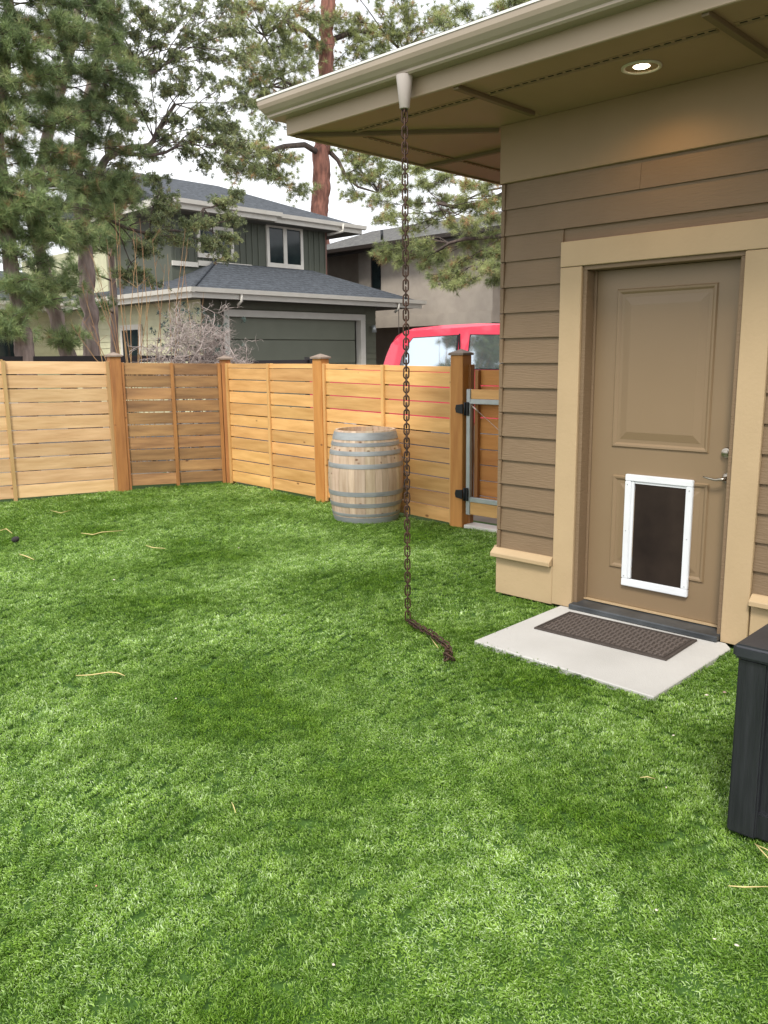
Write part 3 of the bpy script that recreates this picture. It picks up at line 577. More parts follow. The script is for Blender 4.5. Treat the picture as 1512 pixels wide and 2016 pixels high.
# ------------------------------------------------------------------ barrel
bx_, by_ = 5.78, 5.86
bar = thing('wine_barrel', 'weathered oak wine barrel with grey metal hoops by the fence', 'barrel', (bx_, by_, 0), .3)
HB = .90
def br(z): t = (z/HB-.47)/.53; return .302+.073*(1-min(1, abs(t))**2.1)-(.0 if z < HB*.5 else .004*abs(t))
NS = 26
def stave(th):
    nz_ = 14; vs = []; fs = []; na = 3
    for i in range(nz_+1):
        z = HB*i/nz_
        for k in range(na): a = -th/2+th*k/(na-1); vs.append((br(z)*math.cos(a), br(z)*math.sin(a), z))
        for k in range(na): a = -th/2+th*k/(na-1); rr = br(z)-.024; vs.append((rr*math.cos(a), rr*math.sin(a), z))
    q = 2*na
    for i in range(nz_):
        for k in range(na-1):
            fs.append((i*q+k, i*q+k+1, (i+1)*q+k+1, (i+1)*q+k)); fs.append((i*q+na+k+1, i*q+na+k, (i+1)*q+na+k, (i+1)*q+na+k+1))
        fs.append((i*q, (i+1)*q, (i+1)*q+na, i*q+na)); fs.append((i*q+na-1, i*q+2*na-1, (i+1)*q+2*na-1, (i+1)*q+na-1))
    for i, rev in ((0, 1), (nz_, 0)): fs.append(tuple([i*q+k for k in range(na)]+[i*q+2*na-1-k for k in range(na)]))
    m_ = MB(); m_.add(vs, fs); return m_.mesh('stave')
ws = [random.choice((.8, 1, 1.15, 1.3)) for _ in range(NS)]; tot = sum(ws); a = 0
sm_ = {w_: stave(2*math.pi*w_/tot-.006) for w_ in set(ws)}
for w_ in ws:
    da = 2*math.pi*w_/tot; link('stave', sm_[w_], m_stave, bar, local=True, loc=(0, 0, 0), rot=(0, 0, a+da/2)); a += da
for z0, z1 in ((.005, .060), (.072, .100), (.165, .205), (.275, .318), (.545, .588), (.668, .710), (.755, .790), (.815, .885)):
    h_ = MB(); zm = (z0+z1)/2; h_.lathe([(br(z0)+.0005, z0), (br(z0)+.0035, z0), (br(zm)+.004, zm), (br(z1)+.0035, z1), (br(z1)+.0005, z1)], 96, smooth=False); h_.build('hoop', m_hoop, bar, local=True)
for k in range(6):
    x0, x1 = -.27+k*.09, -.27+(k+1)*.09-.002; r0 = .276
    def hw(x): return math.sqrt(max(0, r0*r0-x*x))
    poly = [(x0+(x1-x0)*i/5, -hw(x0+(x1-x0)*i/5)) for i in range(6)]+[(x1-(x1-x0)*i/5, hw(x1-(x1-x0)*i/5)) for i in range(6)]
    h_ = MB(); h_.prism(poly, HB-.11, HB-.09, 2); h_.build('head_board', m_stave, bar, local=True)

# ------------------------------------------------------------------ black storage box
dbx = 2.64
db = thing('storage_box', 'black resin deck storage box at the right edge of the turf', 'storage box', (dbx, .4, 0))
for yy in (.868, -.55):
    b = MB(); b.box(dbx, dbx+.09, yy, yy+.095, .01, .625); b.build('corner_post', m_box, db, bevel=.006, seg=2)
    b = MB(); b.box(dbx+.62, dbx+.71, yy, yy+.095, .01, .625); b.build('corner_post', m_box, db, bevel=.006, seg=2)
for xx in (dbx+.028, dbx+.66):
    b = MB(); b.box(xx, xx+.02, -.46, .885, .10, .62); b.build('side_panel', m_box, db, bevel=.003)
    b = MB(); b.box(xx-.018, xx+.02, -.455, .880, .012, .105); b.build('bottom_rail', m_box, db, bevel=.006, seg=2)
    b = MB(); b.box(xx-.012, xx+.02, -.455, .880, .56, .62); b.build('top_rail', m_box, db, bevel=.004)
for yy in (.90, -.52):
    b = MB(); b.box(dbx+.09, dbx+.62, yy, yy+.02, .03, .62); b.build('side_panel', m_box, db, bevel=.003)
b = MB(); b.box(dbx-.020, dbx+.74, .83, .976, .626, .675); b.build('lid_end', m_boxlid, db, bevel=.010, seg=3)
b = MB(); b.box(dbx-.018, dbx+.74, -.60, .827, .626, .684); b.build('lid', m_boxlid, db, bevel=.012, seg=3)

# ------------------------------------------------------------------ litter on the turf
def straw(px, r=.0022, lab='', cat='pine straw', m_=None, grp='dry straws lying on the turf', lift=.030):
    P3 = []
    for a_, b_ in px: p = at(a_, b_, 2, lift); P3.append(Vector((p.x, p.y, gz(p.x, p.y)+lift)))
    if len(P3) == 2: P3.insert(1, (P3[0]+P3[1])/2+Vector((0, 0, .006)))
    b = MB(); b.tube(P3, [r*.6]+[r]*(len(P3)-2)+[r*.5], 5); o = b.build('dry_straw', m_ or m_straw); tag(o, lab, cat, grp)
straw([(0, 1045), (12, 1041), (24, 1050)], .005, 'bent dry straw at the left edge beside the dark cone')
straw([(160, 1050), (183, 1053), (200, 1048), (243, 1045)], .0045, 'longest kinked dry straw on the turf before the back fence')
straw([(287, 1074), (300, 1078), (325, 1080)], .004, 'dry straw right of the kinked one on the turf')
straw([(38, 1090), (52, 1094), (67, 1100)], .005, 'short dry straw just below the dark cone')
straw([(100, 1005), (120, 1010), (140, 1004)], .004, 'dry straw nearest the back fence at left')
straw([(150, 1334), (180, 1333), (215, 1328), (232, 1330), (246, 1337)], .0034, 'single curved straw on the open turf at left')
straw([(850, 1258), (857, 1268), (863, 1277)], .0025, 'small straw lying beside the chain end')
straw([(1486, 1660), (1500, 1676), (1516, 1694)], .0024, 'straw leaning down by the black box at right edge')
straw([(1489, 1663), (1508, 1672), (1520, 1680)], .0020, 'shorter forked straw by the black box at right edge')
straw([(1434, 1744), (1465, 1747), (1516, 1747)], .0024, 'level straw at right edge below the black box')
straw([(1260, 1525), (1290, 1528)], .0020, 'faint straw on the turf left of the black box')
straw([(456, 1580), (464, 1600)], .0020, 'tiny straw upright in the middle of the near turf')
def bit(px, py, s, lab, m_=m_petal, cat='petal', name='petal'):
    p = at(px, py, 2, .03); b = MB(); nn = 7
    vs = [(s*math.cos(2*math.pi*k/nn)*random.uniform(.7, 1.1), s*.7*math.sin(2*math.pi*k/nn)*random.uniform(.7, 1.1), random.uniform(0, s*.3)) for k in range(nn)]+[(0, 0, s*.45), (0, 0, -s*.2)]
    b.add(vs, [(k, (k+1) % nn, nn) for k in range(nn)]+[((k+1) % nn, k, nn+1) for k in range(nn)], True); o = b.build(name, m_, None); o.location = (p.x, p.y, gz(p.x, p.y)+.030); o.rotation_euler = (0, 0, random.uniform(0, 6)); tag(o, lab, cat, 'pale bits on the turf')
bit(1391, 1366, .012, 'pale petal between the doorstep and the black box'); bit(1427, 1361, .014, 'brownish petal close beside the black box', mat('brown petal', (.35, .24, .2), .8))
bit(1326, 1447, .009, 'pale petal below the doorstep corner'); bit(1450, 1865, .0085, 'largest pale petal near the bottom right corner'); bit(1406, 1852, .006, 'small pale speck left of the largest petal')
bit(1292, 1793, .007, 'pale pink petal above the bottom right petals'); bit(657, 1897, .006, 'pale speck in the near turf at bottom centre'); bit(225, 1141, .013, 'white speck on the far turf at left'); bit(347, 1385, .007, 'small speck right of the curved straw')
bit(470, 1078, .012, 'white speck on the far turf below the corner post'); bit(1312, 1545, .006, 'tiny white speck left of the black box'); bit(190, 1748, .006, 'tiny orange speck on the near turf at left', mat('orange petal', (.6, .3, .2), .8))
p = at(30, 1063, 2, .03); b = MB(); b.lathe([(.001, -.02), (.02, -.012), (.027, .0), (.022, .014), (.001, .022)], 10); o = b.build('pine_cone', m_cone); o.location = (p.x, p.y, .035); o.rotation_euler = (1.3, .3, .8); o.scale = (1, 1, 1.8); tag(o, 'small dark pine cone on the turf at the left edge', 'pine cone')

# ------------------------------------------------------------------ neighbour house with garage
h1 = thing('neighbour_house', 'two storey sage green house with grey hip roofs and garage', 'house', (16, 19, 0))
GY = 19.; UY = 20.9; XL = 12.75; XR = 19.3
b = MB(); b.box(XL+.03, 13.58, GY+.03, GY+.3, 0, 3.2); b.box(18.64, XR, GY+.03, GY+.3, 0, 3.2); b.box(13.58, 18.64, GY+.03, GY+.3, 2.79, 3.2); b.box(XL+.03, XL+.3, GY+.3, 30, 0, 3.2); b.box(XR-.3, XR, GY+.3, 27, 0, 3.2); b.box(XL+.3, XR-.3, GY+.6, 27, 0, 3.2)
b.build('garage_wall', m_green, h1)
def hb(x0, x1, z, h, y, m_, nm='siding_board'):
    b = MB(); b.prism([(-.025, 0), (-.004, h+.02), (0, h+.02), (0, 0)], -(x1-x0)/2, (x1-x0)/2, 0); link(nm, b.mesh(nm), m_, h1, loc=((x0+x1)/2, y, z))
for k in range(17): hb(18.84, XR, .1+k*.18, .18, GY+.03, m_green)
for k in range(17): hb(XL+.03, 13.38, .1+k*.18, .18, GY+.03, m_green)
b = MB(); b.box(13.38, 18.84, GY-.01, GY+.03, 2.94, 3.2); b.build('header_board', m_green, h1)
for k in range(17):                                      # pale side wall, lap boards
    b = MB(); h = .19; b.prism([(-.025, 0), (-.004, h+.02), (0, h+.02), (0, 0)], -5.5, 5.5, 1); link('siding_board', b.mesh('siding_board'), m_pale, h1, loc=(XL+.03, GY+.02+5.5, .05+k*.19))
for k in range(5):
    z0_ = k*.70+.02; b = MB(); b.box(13.58+.12, 18.64-.12, GY+.16, GY+.2, z0_, min(z0_+.685, 2.72)); 
    if z0_ < 2.7: b.build('garage_door_section', m_gdoor, h1, bevel=.01)
b = MB(); b.box(13.45, 13.62, GY-.03, GY+.2, 0, 2.86); b.build('garage_trim', m_white, h1); b = MB(); b.box(18.60, 18.80, GY-.03, GY+.2, 0, 2.86); b.build('garage_trim', m_white, h1)
b = MB(); b.box(13.45, 18.80, GY-.035, GY+.2, 2.72, 2.90); b.build('garage_trim', m_white, h1)
b = MB(); b.tube([(18.98+.08, GY-.02, 2.52), (19.06, GY-.16, 2.56)], .03, 8); b.tube([(19.06, GY-.16, 2.58), (19.06, GY-.16, 2.36)], [.05, .08], 10); b.build('wall_lamp', m_steel, h1)
# lower hip roof
EX0, EX1, EY, EZ = 12.1, 20.75, 18.35, 3.34
b = MB(); b.add([(EX0, EY, EZ), (EX1, EY, EZ), (EX1, 30, EZ), (EX0, 30, EZ), (XL+1.85, UY, EZ+1.02), (18.3, UY, EZ+1.02), (18.3, 28, EZ+1.02), (XL+1.85, 28, EZ+1.02)], [(0, 1, 5, 4), (1, 2, 6, 5), (3, 0, 4, 7)]); b.build('lower_roof', m_roof, h1)
b = MB(); b.tube([(EX0, EY, EZ+.015), (XL+1.85, UY, EZ+1.04)], .06, 5); b.build('hip_cap', m_roof, h1)
b = MB(); b.add([(EX0, EY, EZ-.2), (EX1, EY, EZ-.2), (EX1, 30, EZ-.2), (EX0, 30, EZ-.2)], [(0, 1, 2, 3)]); b.build('lower_soffit', m_eavedark, h1)
def gutr(x0, x1, y, z, nm='gutter'):
    b = MB(); b.box(x0, x1, y-.02, y+.02, z-.22, z-.005); b.build('fascia', m_white, h1); b = MB(); b.prism([(y-.12, z-.08), (y-.14, z+.03), (y-.02, z+.03), (y-.02, z-.10)], x0-.12, x1+.12, 0); b.build(nm, m_white, h1)
gutr(EX0, EX1, EY, EZ)
b = MB(); b.box(EX0-.02, EX0+.02, EY, 30, EZ-.22, EZ-.005); b.build('fascia', m_white, h1)
b = MB(); b.prism([(EX0-.12, EZ-.08), (EX0-.14, EZ+.03), (EX0-.02, EZ+.03), (EX0-.02, EZ-.10)], EY-.12, 30, 1); b.build('gutter', m_white, h1)
for xx in (13.55, 19.6):
    b = MB(); b.tube([(xx, EY-.07, EZ-.05), (xx, EY-.07, EZ-.26), (xx, EY+.1, EZ-.36)], .04, 6); b.build('downspout_elbow', m_white, h1)
b = MB(); b.tube([(19.65, EY-.02, EZ-.2), (19.65, EY-.02, 0)], .012, 5); b.build('rain_chain_line', m_brown, h1)
# upper storey
UX0, UX1 = 13.15, 18.9; UZ = 5.82
b = MB(); b.box(UX0, UX1, UY, 27, 3.2, UZ-.1); b.build('upper_wall', m_bb, h1)
for k in range(26):
    x = UX0+.12+k*.225
    if x < UX1 and not (16.35 < x < 18.05): b = MB(); b.box(-.022, .022, -.028, .002, -.82, .82); link('wall_batten', b.mesh('wall_batten'), m_bb, h1, loc=(x, UY, 4.98))
b = MB(); b.box(UX0, 13.99, UY-.05, UY, 4.17, 4.30); b.build('belly_band', m_white, h1)
b = MB(); b.box(14.0, 15.9, UY-.05, UY, 4.22, 4.36); b.build('belly_band', m_white, h1)
b = MB(); b.box(16.4, UX1-.0, UY-.052, UY, 4.02, 4.24); b.build('belly_band', m_white, h1)
def window(P, x0, x1, z0, z1, y, lights=2, ft=.10, dm_=-1, mw=m_white, nm='window'):
    w_ = MB(); w_.box(x0, x1, y-.04, y+.02, z1-ft, z1); w_.box(x0, x1, y-.04, y+.02, z0, z0+ft*1.3); w_.box(x0, x0+ft, y-.04, y+.02, z0+ft*1.3, z1-ft); w_.box(x1-ft, x1, y-.04, y+.02, z0+ft*1.3, z1-ft)
    for k in range(1, lights): xc = x0+(x1-x0)*k/lights; w_.box(xc-ft*.7, xc+ft*.7, y-.035, y+.02, z0+ft*1.3, z1-ft)
    f_ = w_.build(nm, mw, P); 
    for k in range(lights):
        a_ = x0+(x1-x0)*k/lights+ft*.5; b_ = x0+(x1-x0)*(k+1)/lights-ft*.5; g_ = MB(); g_.box(a_, b_, y-.012, y-.004, z0+ft, z1-ft)
        o = g_.build('pane', m_glass, f_)
wa = at(522, 441, 1, UY); wb = at(596, 530, 1, UY); window(h1, wa.x, wb.x, wb.z-.02, wa.z+.02, UY-.02)
window(h1, 14.0, 15.25, 4.45, 5.35, UY-.02)
b = MB(); b.box(UX1, UX1+.06, UY-.03, UY+.03, 4.0, UZ-.2); b.build('downspout', mat('copper downspout', (.16, .08, .06), .6), h1)
# upper roof
ZR = at(350, 353, 1, UY+2.8).z; RY = UY+2.8
b = MB(); b.add([(12.45, UY-.55, UZ), (20.15, UY-.55, UZ), (20.15, RY+3.35, UZ), (12.45, RY+3.35, UZ), (12.45, RY, ZR), (16.8, RY, ZR)], [(0, 1, 5, 4), (1, 2, 5), (2, 3, 4, 5), (3, 0, 4), (3, 2, 1, 0)]); b.build('upper_roof', m_roof, h1)
b = MB(); b.box(12.45, 20.1, UY-.5, 27, UZ-.24, UZ-.03); b.build('upper_soffit', m_eavedark, h1)
gutr(12.45, 16.45, UY-.62, UZ+.0); gutr(16.45, 20.1, UY-.50, UZ-.01)
b = MB(); b.box(12.43, 12.47, UY-.6, 27, UZ-.22, UZ-.005); b.build('fascia', m_white, h1)
for xx in (19.15, 13.0):
    b = MB(); b.tube([(xx, UY-.62, UZ-.02), (xx, UY-.62, UZ-.24), (xx-.3, UY-.2, UZ-.34)], .045, 6); b.build('downspout_elbow', m_white, h1)
# west wing behind the trees: pale wall, porch with white framed dark doors
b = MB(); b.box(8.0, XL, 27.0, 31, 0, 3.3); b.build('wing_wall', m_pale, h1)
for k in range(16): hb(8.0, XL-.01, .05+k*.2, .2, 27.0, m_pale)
b = MB(); b.add([(7.2, 26.2, 3.35), (XL, 26.2, 3.35), (XL, 29.5, 4.6), (7.2, 29.5, 4.6)], [(0, 1, 2, 3)]); b.build('wing_roof', m_roof, h1)
gutr(7.3, XL-.66, 26.2, 3.36)
for x0, x1 in ((9.3, 11.6), (7.9, 9.1)): window(h1, x0, x1, .2, 2.75, 26.97, 2 if x1-x0 > 1.5 else 1)
b = MB(); b.box(11.15, 11.3, 26.3, 26.45, 0, 3.2); b.build('porch_post', m_posto, h1)
b = MB(); b.box(XL-.06, XL, 22.0, 23.2, 1.0, 2.6); f_ = b.build('window', m_white, h1); b = MB(); b.box(XL-.075, XL-.061, 22.15, 23.05, 1.15, 2.45); b.build('pane', m_glass, f_)
# pale gable storey on the left, above the side wall
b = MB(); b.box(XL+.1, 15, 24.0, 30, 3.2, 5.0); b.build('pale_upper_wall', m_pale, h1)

# ------------------------------------------------------------------ taupe house
h2 = thing('neighbour_house', 'taupe stucco two storey house with dark gutter behind the red truck', 'house', (22, 19, 0)); HX = 21.5
yR = at(969, 640, 0, HX).y; yw0 = at(750, 540, 0, HX).y; yw1 = at(729, 540, 0, HX).y; yb = at(706, 540, 0, HX).y; yL = at(642, 540, 0, HX).y+1.5
b = MB(); b.box(HX, HX+.4, yR, yw0, 2.62, 5.3); b.box(HX, HX+.4, yw1, yb, 2.62, 5.3); b.box(HX, HX+.4, yw0, yw1, 2.62, 3.9); b.box(HX+.4, HX+7, yR-.0, yL, 2.9, 5.3); b.build('upper_wall', m_stucco, h2)
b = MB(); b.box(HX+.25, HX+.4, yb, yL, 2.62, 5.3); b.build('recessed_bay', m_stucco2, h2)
b = MB(); b.box(HX-.02, HX, yR+.02, yL, 2.60, 2.98); b.build('band_board', m_stucco, h2)
f_ = MB().box(HX+.05, HX+.12, yw0, yw1, 3.9, 5.2).build('window', m_black, h2); MB().box(HX+.03, HX+.049, yw0+.08, yw1-.08, 3.98, 5.1).build('pane', m_glass, f_)
b = MB(); b.box(HX+.01, HX+.05, at(905, 560, 0, HX).y-.05, at(862, 560, 0, HX).y, 3.85, 3.93); b.box(HX-.04, HX+.01, at(912, 560, 0, HX).y, at(862, 560, 0, HX).y, 3.92, 3.99); b.build('window_sill', m_white, h2)
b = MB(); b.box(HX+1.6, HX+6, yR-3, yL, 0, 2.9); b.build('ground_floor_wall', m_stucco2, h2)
# brick end wall
b = MB(); b.box(HX+.75, HX+6, yR-5, yR-.01, 0, 4.9); b.build('brick_backing', m_mortar, h2)
bm_ = MB().box(-.10, .10, -.10, .10, -.035, .035).mesh('brick'); n_b = 0
bs = MB()
for r in range(56):
    for c_ in range(7):
        y = yR-.13-c_*.22-(.11 if r % 2 else 0); z = .04+r*.085
        if c_ < 4 and r > 18: link('brick', bm_, m_brick, h2, loc=(HX+.65+random.uniform(-.01, .01), y, z))
b = MB(); RX = HX-.65; 
b.add([(RX, yR-6, 5.36), (RX, yL, 5.36), (RX+4.6, yL, 6.7), (RX+4.6, yR-6, 6.7)], [(0, 1, 2, 3)]); b.add([(RX, yR-6, 5.30), (RX, yL, 5.30), (HX+6, yL, 5.30), (HX+6, yR-6, 5.30)], [(3, 2, 1, 0)]); b.build('roof', m_roof2, h2)
b = MB(); b.box(RX-.02, RX+.02, yR-6, yL, 5.12, 5.33); b.prism([(RX-.14, 5.24), (RX-.15, 5.36), (RX-.02, 5.36), (RX-.02, 5.20)], yR-6, yL, 1); b.build('gutter', m_brown, h2)
b = MB(); b.tube([(RX+.9, at(716, 470, 0, RX).y, 5.6), (RX+.9, at(716, 470, 0, RX).y, 5.95)], .05, 8); b.build('vent_pipe', m_black, h2)

# ------------------------------------------------------------------ red pickup
tr = thing('pickup_truck', 'bright red crew cab pickup parked behind the cedar fence', 'pickup truck', (10.9, 7.5, 0)); TX0, TX1 = 10.0, 11.9
b = MB(); b.prism([(11.6, .55), (11.6, 1.36), (9.75, 1.40), (6.0, 1.40), (5.6, 1.38), (4.6, 1.30), (4.25, 1.15), (4.2, .55)], TX0, TX1, 0); b.build('body', m_red, tr, bevel=.05, seg=3)
ya, yb_ = 9.72, 5.75                                     # rear and front of the cab at the belt
nst = 14; vs = []; 
# roof line (y, z) seen from the side, with tumblehome
rl_ = [(9.74, 1.38), (9.68, 1.60), (9.59, 1.80), (9.48, 1.93), (9.36, 2.00), (9.18, 2.045), (8.6, 2.075), (7.9, 2.08), (7.2, 2.05), (6.85, 2.0), (6.45, 1.80), (6.1, 1.60), (5.8, 1.38)]
def inx(z): return .02+(z-1.38)*.16+max(0, z-1.95)*.8
for y, z in rl_: vs += [(TX0+inx(z), y, z), (TX1-inx(z), y, z)]
b = MB(); n_ = len(rl_); b.add(vs, [(2*i, 2*i+1, 2*i+3, 2*i+2) for i in range(n_-1)], True)
b.add([v for v in vs[::2]], [tuple(range(n_))]); b.add([v for v in vs[1::2]], [tuple(range(n_-1, -1, -1))]); cab = b.build('cab', m_red, tr)
def sidewin(poly, x_, sgn, nm):
    o = MB(); P_ = [(x_+sgn*(inx(z)-.012), y, z) for y, z in poly]; Q_ = [(x_+sgn*(inx(z)+.004), y, z) for y, z in poly]; k = len(poly)
    o.add(P_+Q_, [tuple(range(k)), tuple(range(2*k-1, k-1, -1))]+[(i, (i+1) % k, (i+1) % k+k, i+k) for i in range(k)]); return o.build(nm, m_carglass, tr)
def grow(poly, g_): cy_ = sum(p[0] for p in poly)/len(poly); cz_ = sum(p[1] for p in poly)/len(poly); return [(cy_+(y-cy_)*(1+g_), cz_+(z-cz_)*(1+g_*1.6)) for y, z in poly]
W1 = [(9.34, 1.41), (9.30, 1.60), (9.18, 1.80), (9.10, 1.885), (8.20, 1.905), (8.18, 1.41)]; W2 = [(7.93, 1.41), (7.93, 1.905), (7.3, 1.885), (6.92, 1.81), (6.5, 1.62), (6.25, 1.41)]
for x_, sg in ((TX0, 1), (TX1, -1)):
    for wp in (W1, W2):
        o = MB(); gp_ = grow(wp, .035); k = len(gp_); P_ = [(x_+sg*(inx(z)-.006), y, z) for y, z in gp_]; Q_ = [(x_+sg*(inx(z)+.004), y, z) for y, z in gp_]
        o.add(P_+Q_, [tuple(range(k)), tuple(range(2*k-1, k-1, -1))]+[(i, (i+1) % k, (i+1) % k+k, i+k) for i in range(k)]); o.build('window_seal', m_black, tr)
        sidewin(wp, x_, sg, 'side_window')
b = MB(); b.box(TX0+.25, TX1-.25, -.0, .01, 0, .36); ws_ = b.build('rear_window', m_carglass, tr); ws_.location += Vector((0, 9.715, 1.47)); ws_.rotation_euler = (R(18), 0, 0)
b = MB(); b.box(TX0+.18, TX1-.18, -.01, .0, 0, .62); ws_ = b.build('windshield', m_carglass, tr); ws_.location += Vector((0, 5.85, 1.43)); ws_.rotation_euler = (R(-60), 0, 0)
b = MB(); b.box(TX0+.012, TX0+.024, 8.08, 8.10, .7, 1.93); b.build('door_gap', m_black, tr)
for yy in (10.6, 5.3):
    for xx in (TX0+.02, TX1-.27):
        b = MB(); b.tube([(xx, yy, .40), (xx+.25, yy, .40)], .40, 24); wh = b.build('wheel', m_tyre, tr, bevel=.03); b = MB(); b.tube([(xx-.01, yy, .40), (xx+.26, yy, .40)], .24, 18); b.build('rim', m_rim, wh)
for xx in (TX0+.12, TX1-.42): MB().box(xx, xx+.3, 4.19, 4.26, .95, 1.12).build('headlight', m_lampglass, tr, bevel=.02)
MB().box(TX0+.02, TX1-.02, 4.08, 4.22, .5, .75).build('bumper', m_rim, tr, bevel=.03)
# ------------------------------------------------------------------ black rail fence beyond the cedar fence
bf = thing('rail_fence', 'low black rail fence just beyond the cedar fence', 'fence', (8, 12, 0))
b = MB(); b.box(2, 8.1, 11.5, 11.56, 1.56, 1.66); b.build('rail', m_rail, bf); b = MB(); b.box(2, 8.1, 11.5, 11.54, 1.30, 1.40); b.build('rail', m_rail, bf)
pa, pb_ = at(505, 697, 1, 12.5), at(612, 708, 1, 12.5)
for dz0, dz1 in ((-.07, .0), (-.22, -.14)):
    b = MB(); b.box(8.1, pb_.x, 12.48, 12.54, pb_.z+dz0, pb_.z+dz1); b.build('rail', m_rail, bf)
for xx in (2.1, 4.2, 6.2, 8.1): MB().box(xx-.05, xx+.05, 11.5, 11.6, 0, 1.66).build('post', m_rail, bf)
MB().box(pb_.x-.08, pb_.x+.08, 12.44, 12.6, 0, pb_.z+.05).build('post', m_rail, bf)

# ------------------------------------------------------------------ trees
def tufts(name, centers, dirs, K, Ln, Wd, spread, m_, parent, tint, droop=0., kind=None, broad=False):
    n_ = len(centers); c = np.repeat(np.asarray(centers, float), K, 0); d = np.repeat(np.asarray(dirs, float), K, 0); m = len(c)
    v = rng.normal(size=(m, 3)); v /= np.linalg.norm(v, axis=1)[:, None]; v = d*(1-spread)+v*spread*rng.uniform(.6, 1.1, (m, 1)); v[:, 2] -= droop; v /= np.linalg.norm(v, axis=1)[:, None]
    s = np.cross(v, rng.normal(size=(m, 3))); s /= np.linalg.norm(s, axis=1)[:, None]
    ln = Ln*rng.uniform(.65, 1.15, (m, 1)); w_ = Wd*rng.uniform(.7, 1.2, (m, 1))
    base = c+rng.normal(size=(m, 3))*Ln*.08
    V = np.empty((m, 3, 3)); V[:, 0] = base-s*w_*(.5); V[:, 1] = base+s*w_*.5; V[:, 2] = base+v*ln
    if broad: V[:, 0] = base; V[:, 1] = base+v*ln*.6+s*w_; V[:, 2] = base+v*ln
    me = bpy.data.meshes.new(name); me.vertices.add(m*3); me.vertices.foreach_set('co', V.ravel()); me.loops.add(m*3); me.polygons.add(m)
    me.loops.foreach_set('vertex_index', np.arange(m*3, dtype=np.int32)); me.polygons.foreach_set('loop_start', np.arange(0, m*3, 3, dtype=np.int32)); me.polygons.foreach_set('loop_total', np.full(m, 3, np.int32))
    me.update(calc_edges=True); me.validate()
    t0_ = np.repeat(tint, K); t1_ = t0_+rng.normal(size=m)*.17; t1_ = np.where(t0_ < .9, np.minimum(t1_, .86), t1_); ti = np.clip(np.repeat(t1_, 3), 0, 1); A = me.attributes.new('tint', 'FLOAT', 'POINT'); A.data.foreach_set('value', ti.astype(np.float32))
    o = link(name, me, m_, parent)
    if kind: o['kind'] = kind
    return o
def limb(mb, p0, p1, r0, r1, sag=.1, seg=6, wob=.06):
    p0, p1 = Vector(p0), Vector(p1); L_ = (p1-p0).length; P_ = []; w1 = Vector((random.gauss(0, 1), random.gauss(0, 1), random.gauss(0, 1)))*L_*wob
    for i in range(seg+1):
        t = i/seg; P_.append(p0+(p1-p0)*t+w1*math.sin(t*math.pi)*.6+w1.yzx*math.sin(2*t*math.pi)*.5-Vector((0, 0, 1))*sag*L_*math.sin(t*math.pi))
    mb.tube(P_, [r0+(r1-r0)*i/seg for i in range(seg+1)], 6 if r0 > .02 else 4, cap=False); return P_
m_limb = mat('dark limb bark', (.055, .042, .036), .95, col2=(.12, .09, .075), nscale=6, bump=2, bscale=8)
class Wood(MB):                                        # thick limbs become branches of their own, thin ones are collected
    def __init__(s, bark, t): super().__init__(); s.bark = bark; s.t = t
    def tube(s, pts, rad, n=6, smooth=True, cap=True):
        r0 = rad[0] if hasattr(rad, '__len__') else rad
        if r0 >= .03 or getattr(s, 'force', 0):
            b = MB(); b.tube(pts, rad, 8, True, True); b.build('branch', s.bark, s.t); return s
        return super().tube(pts, rad, n, smooth, cap)
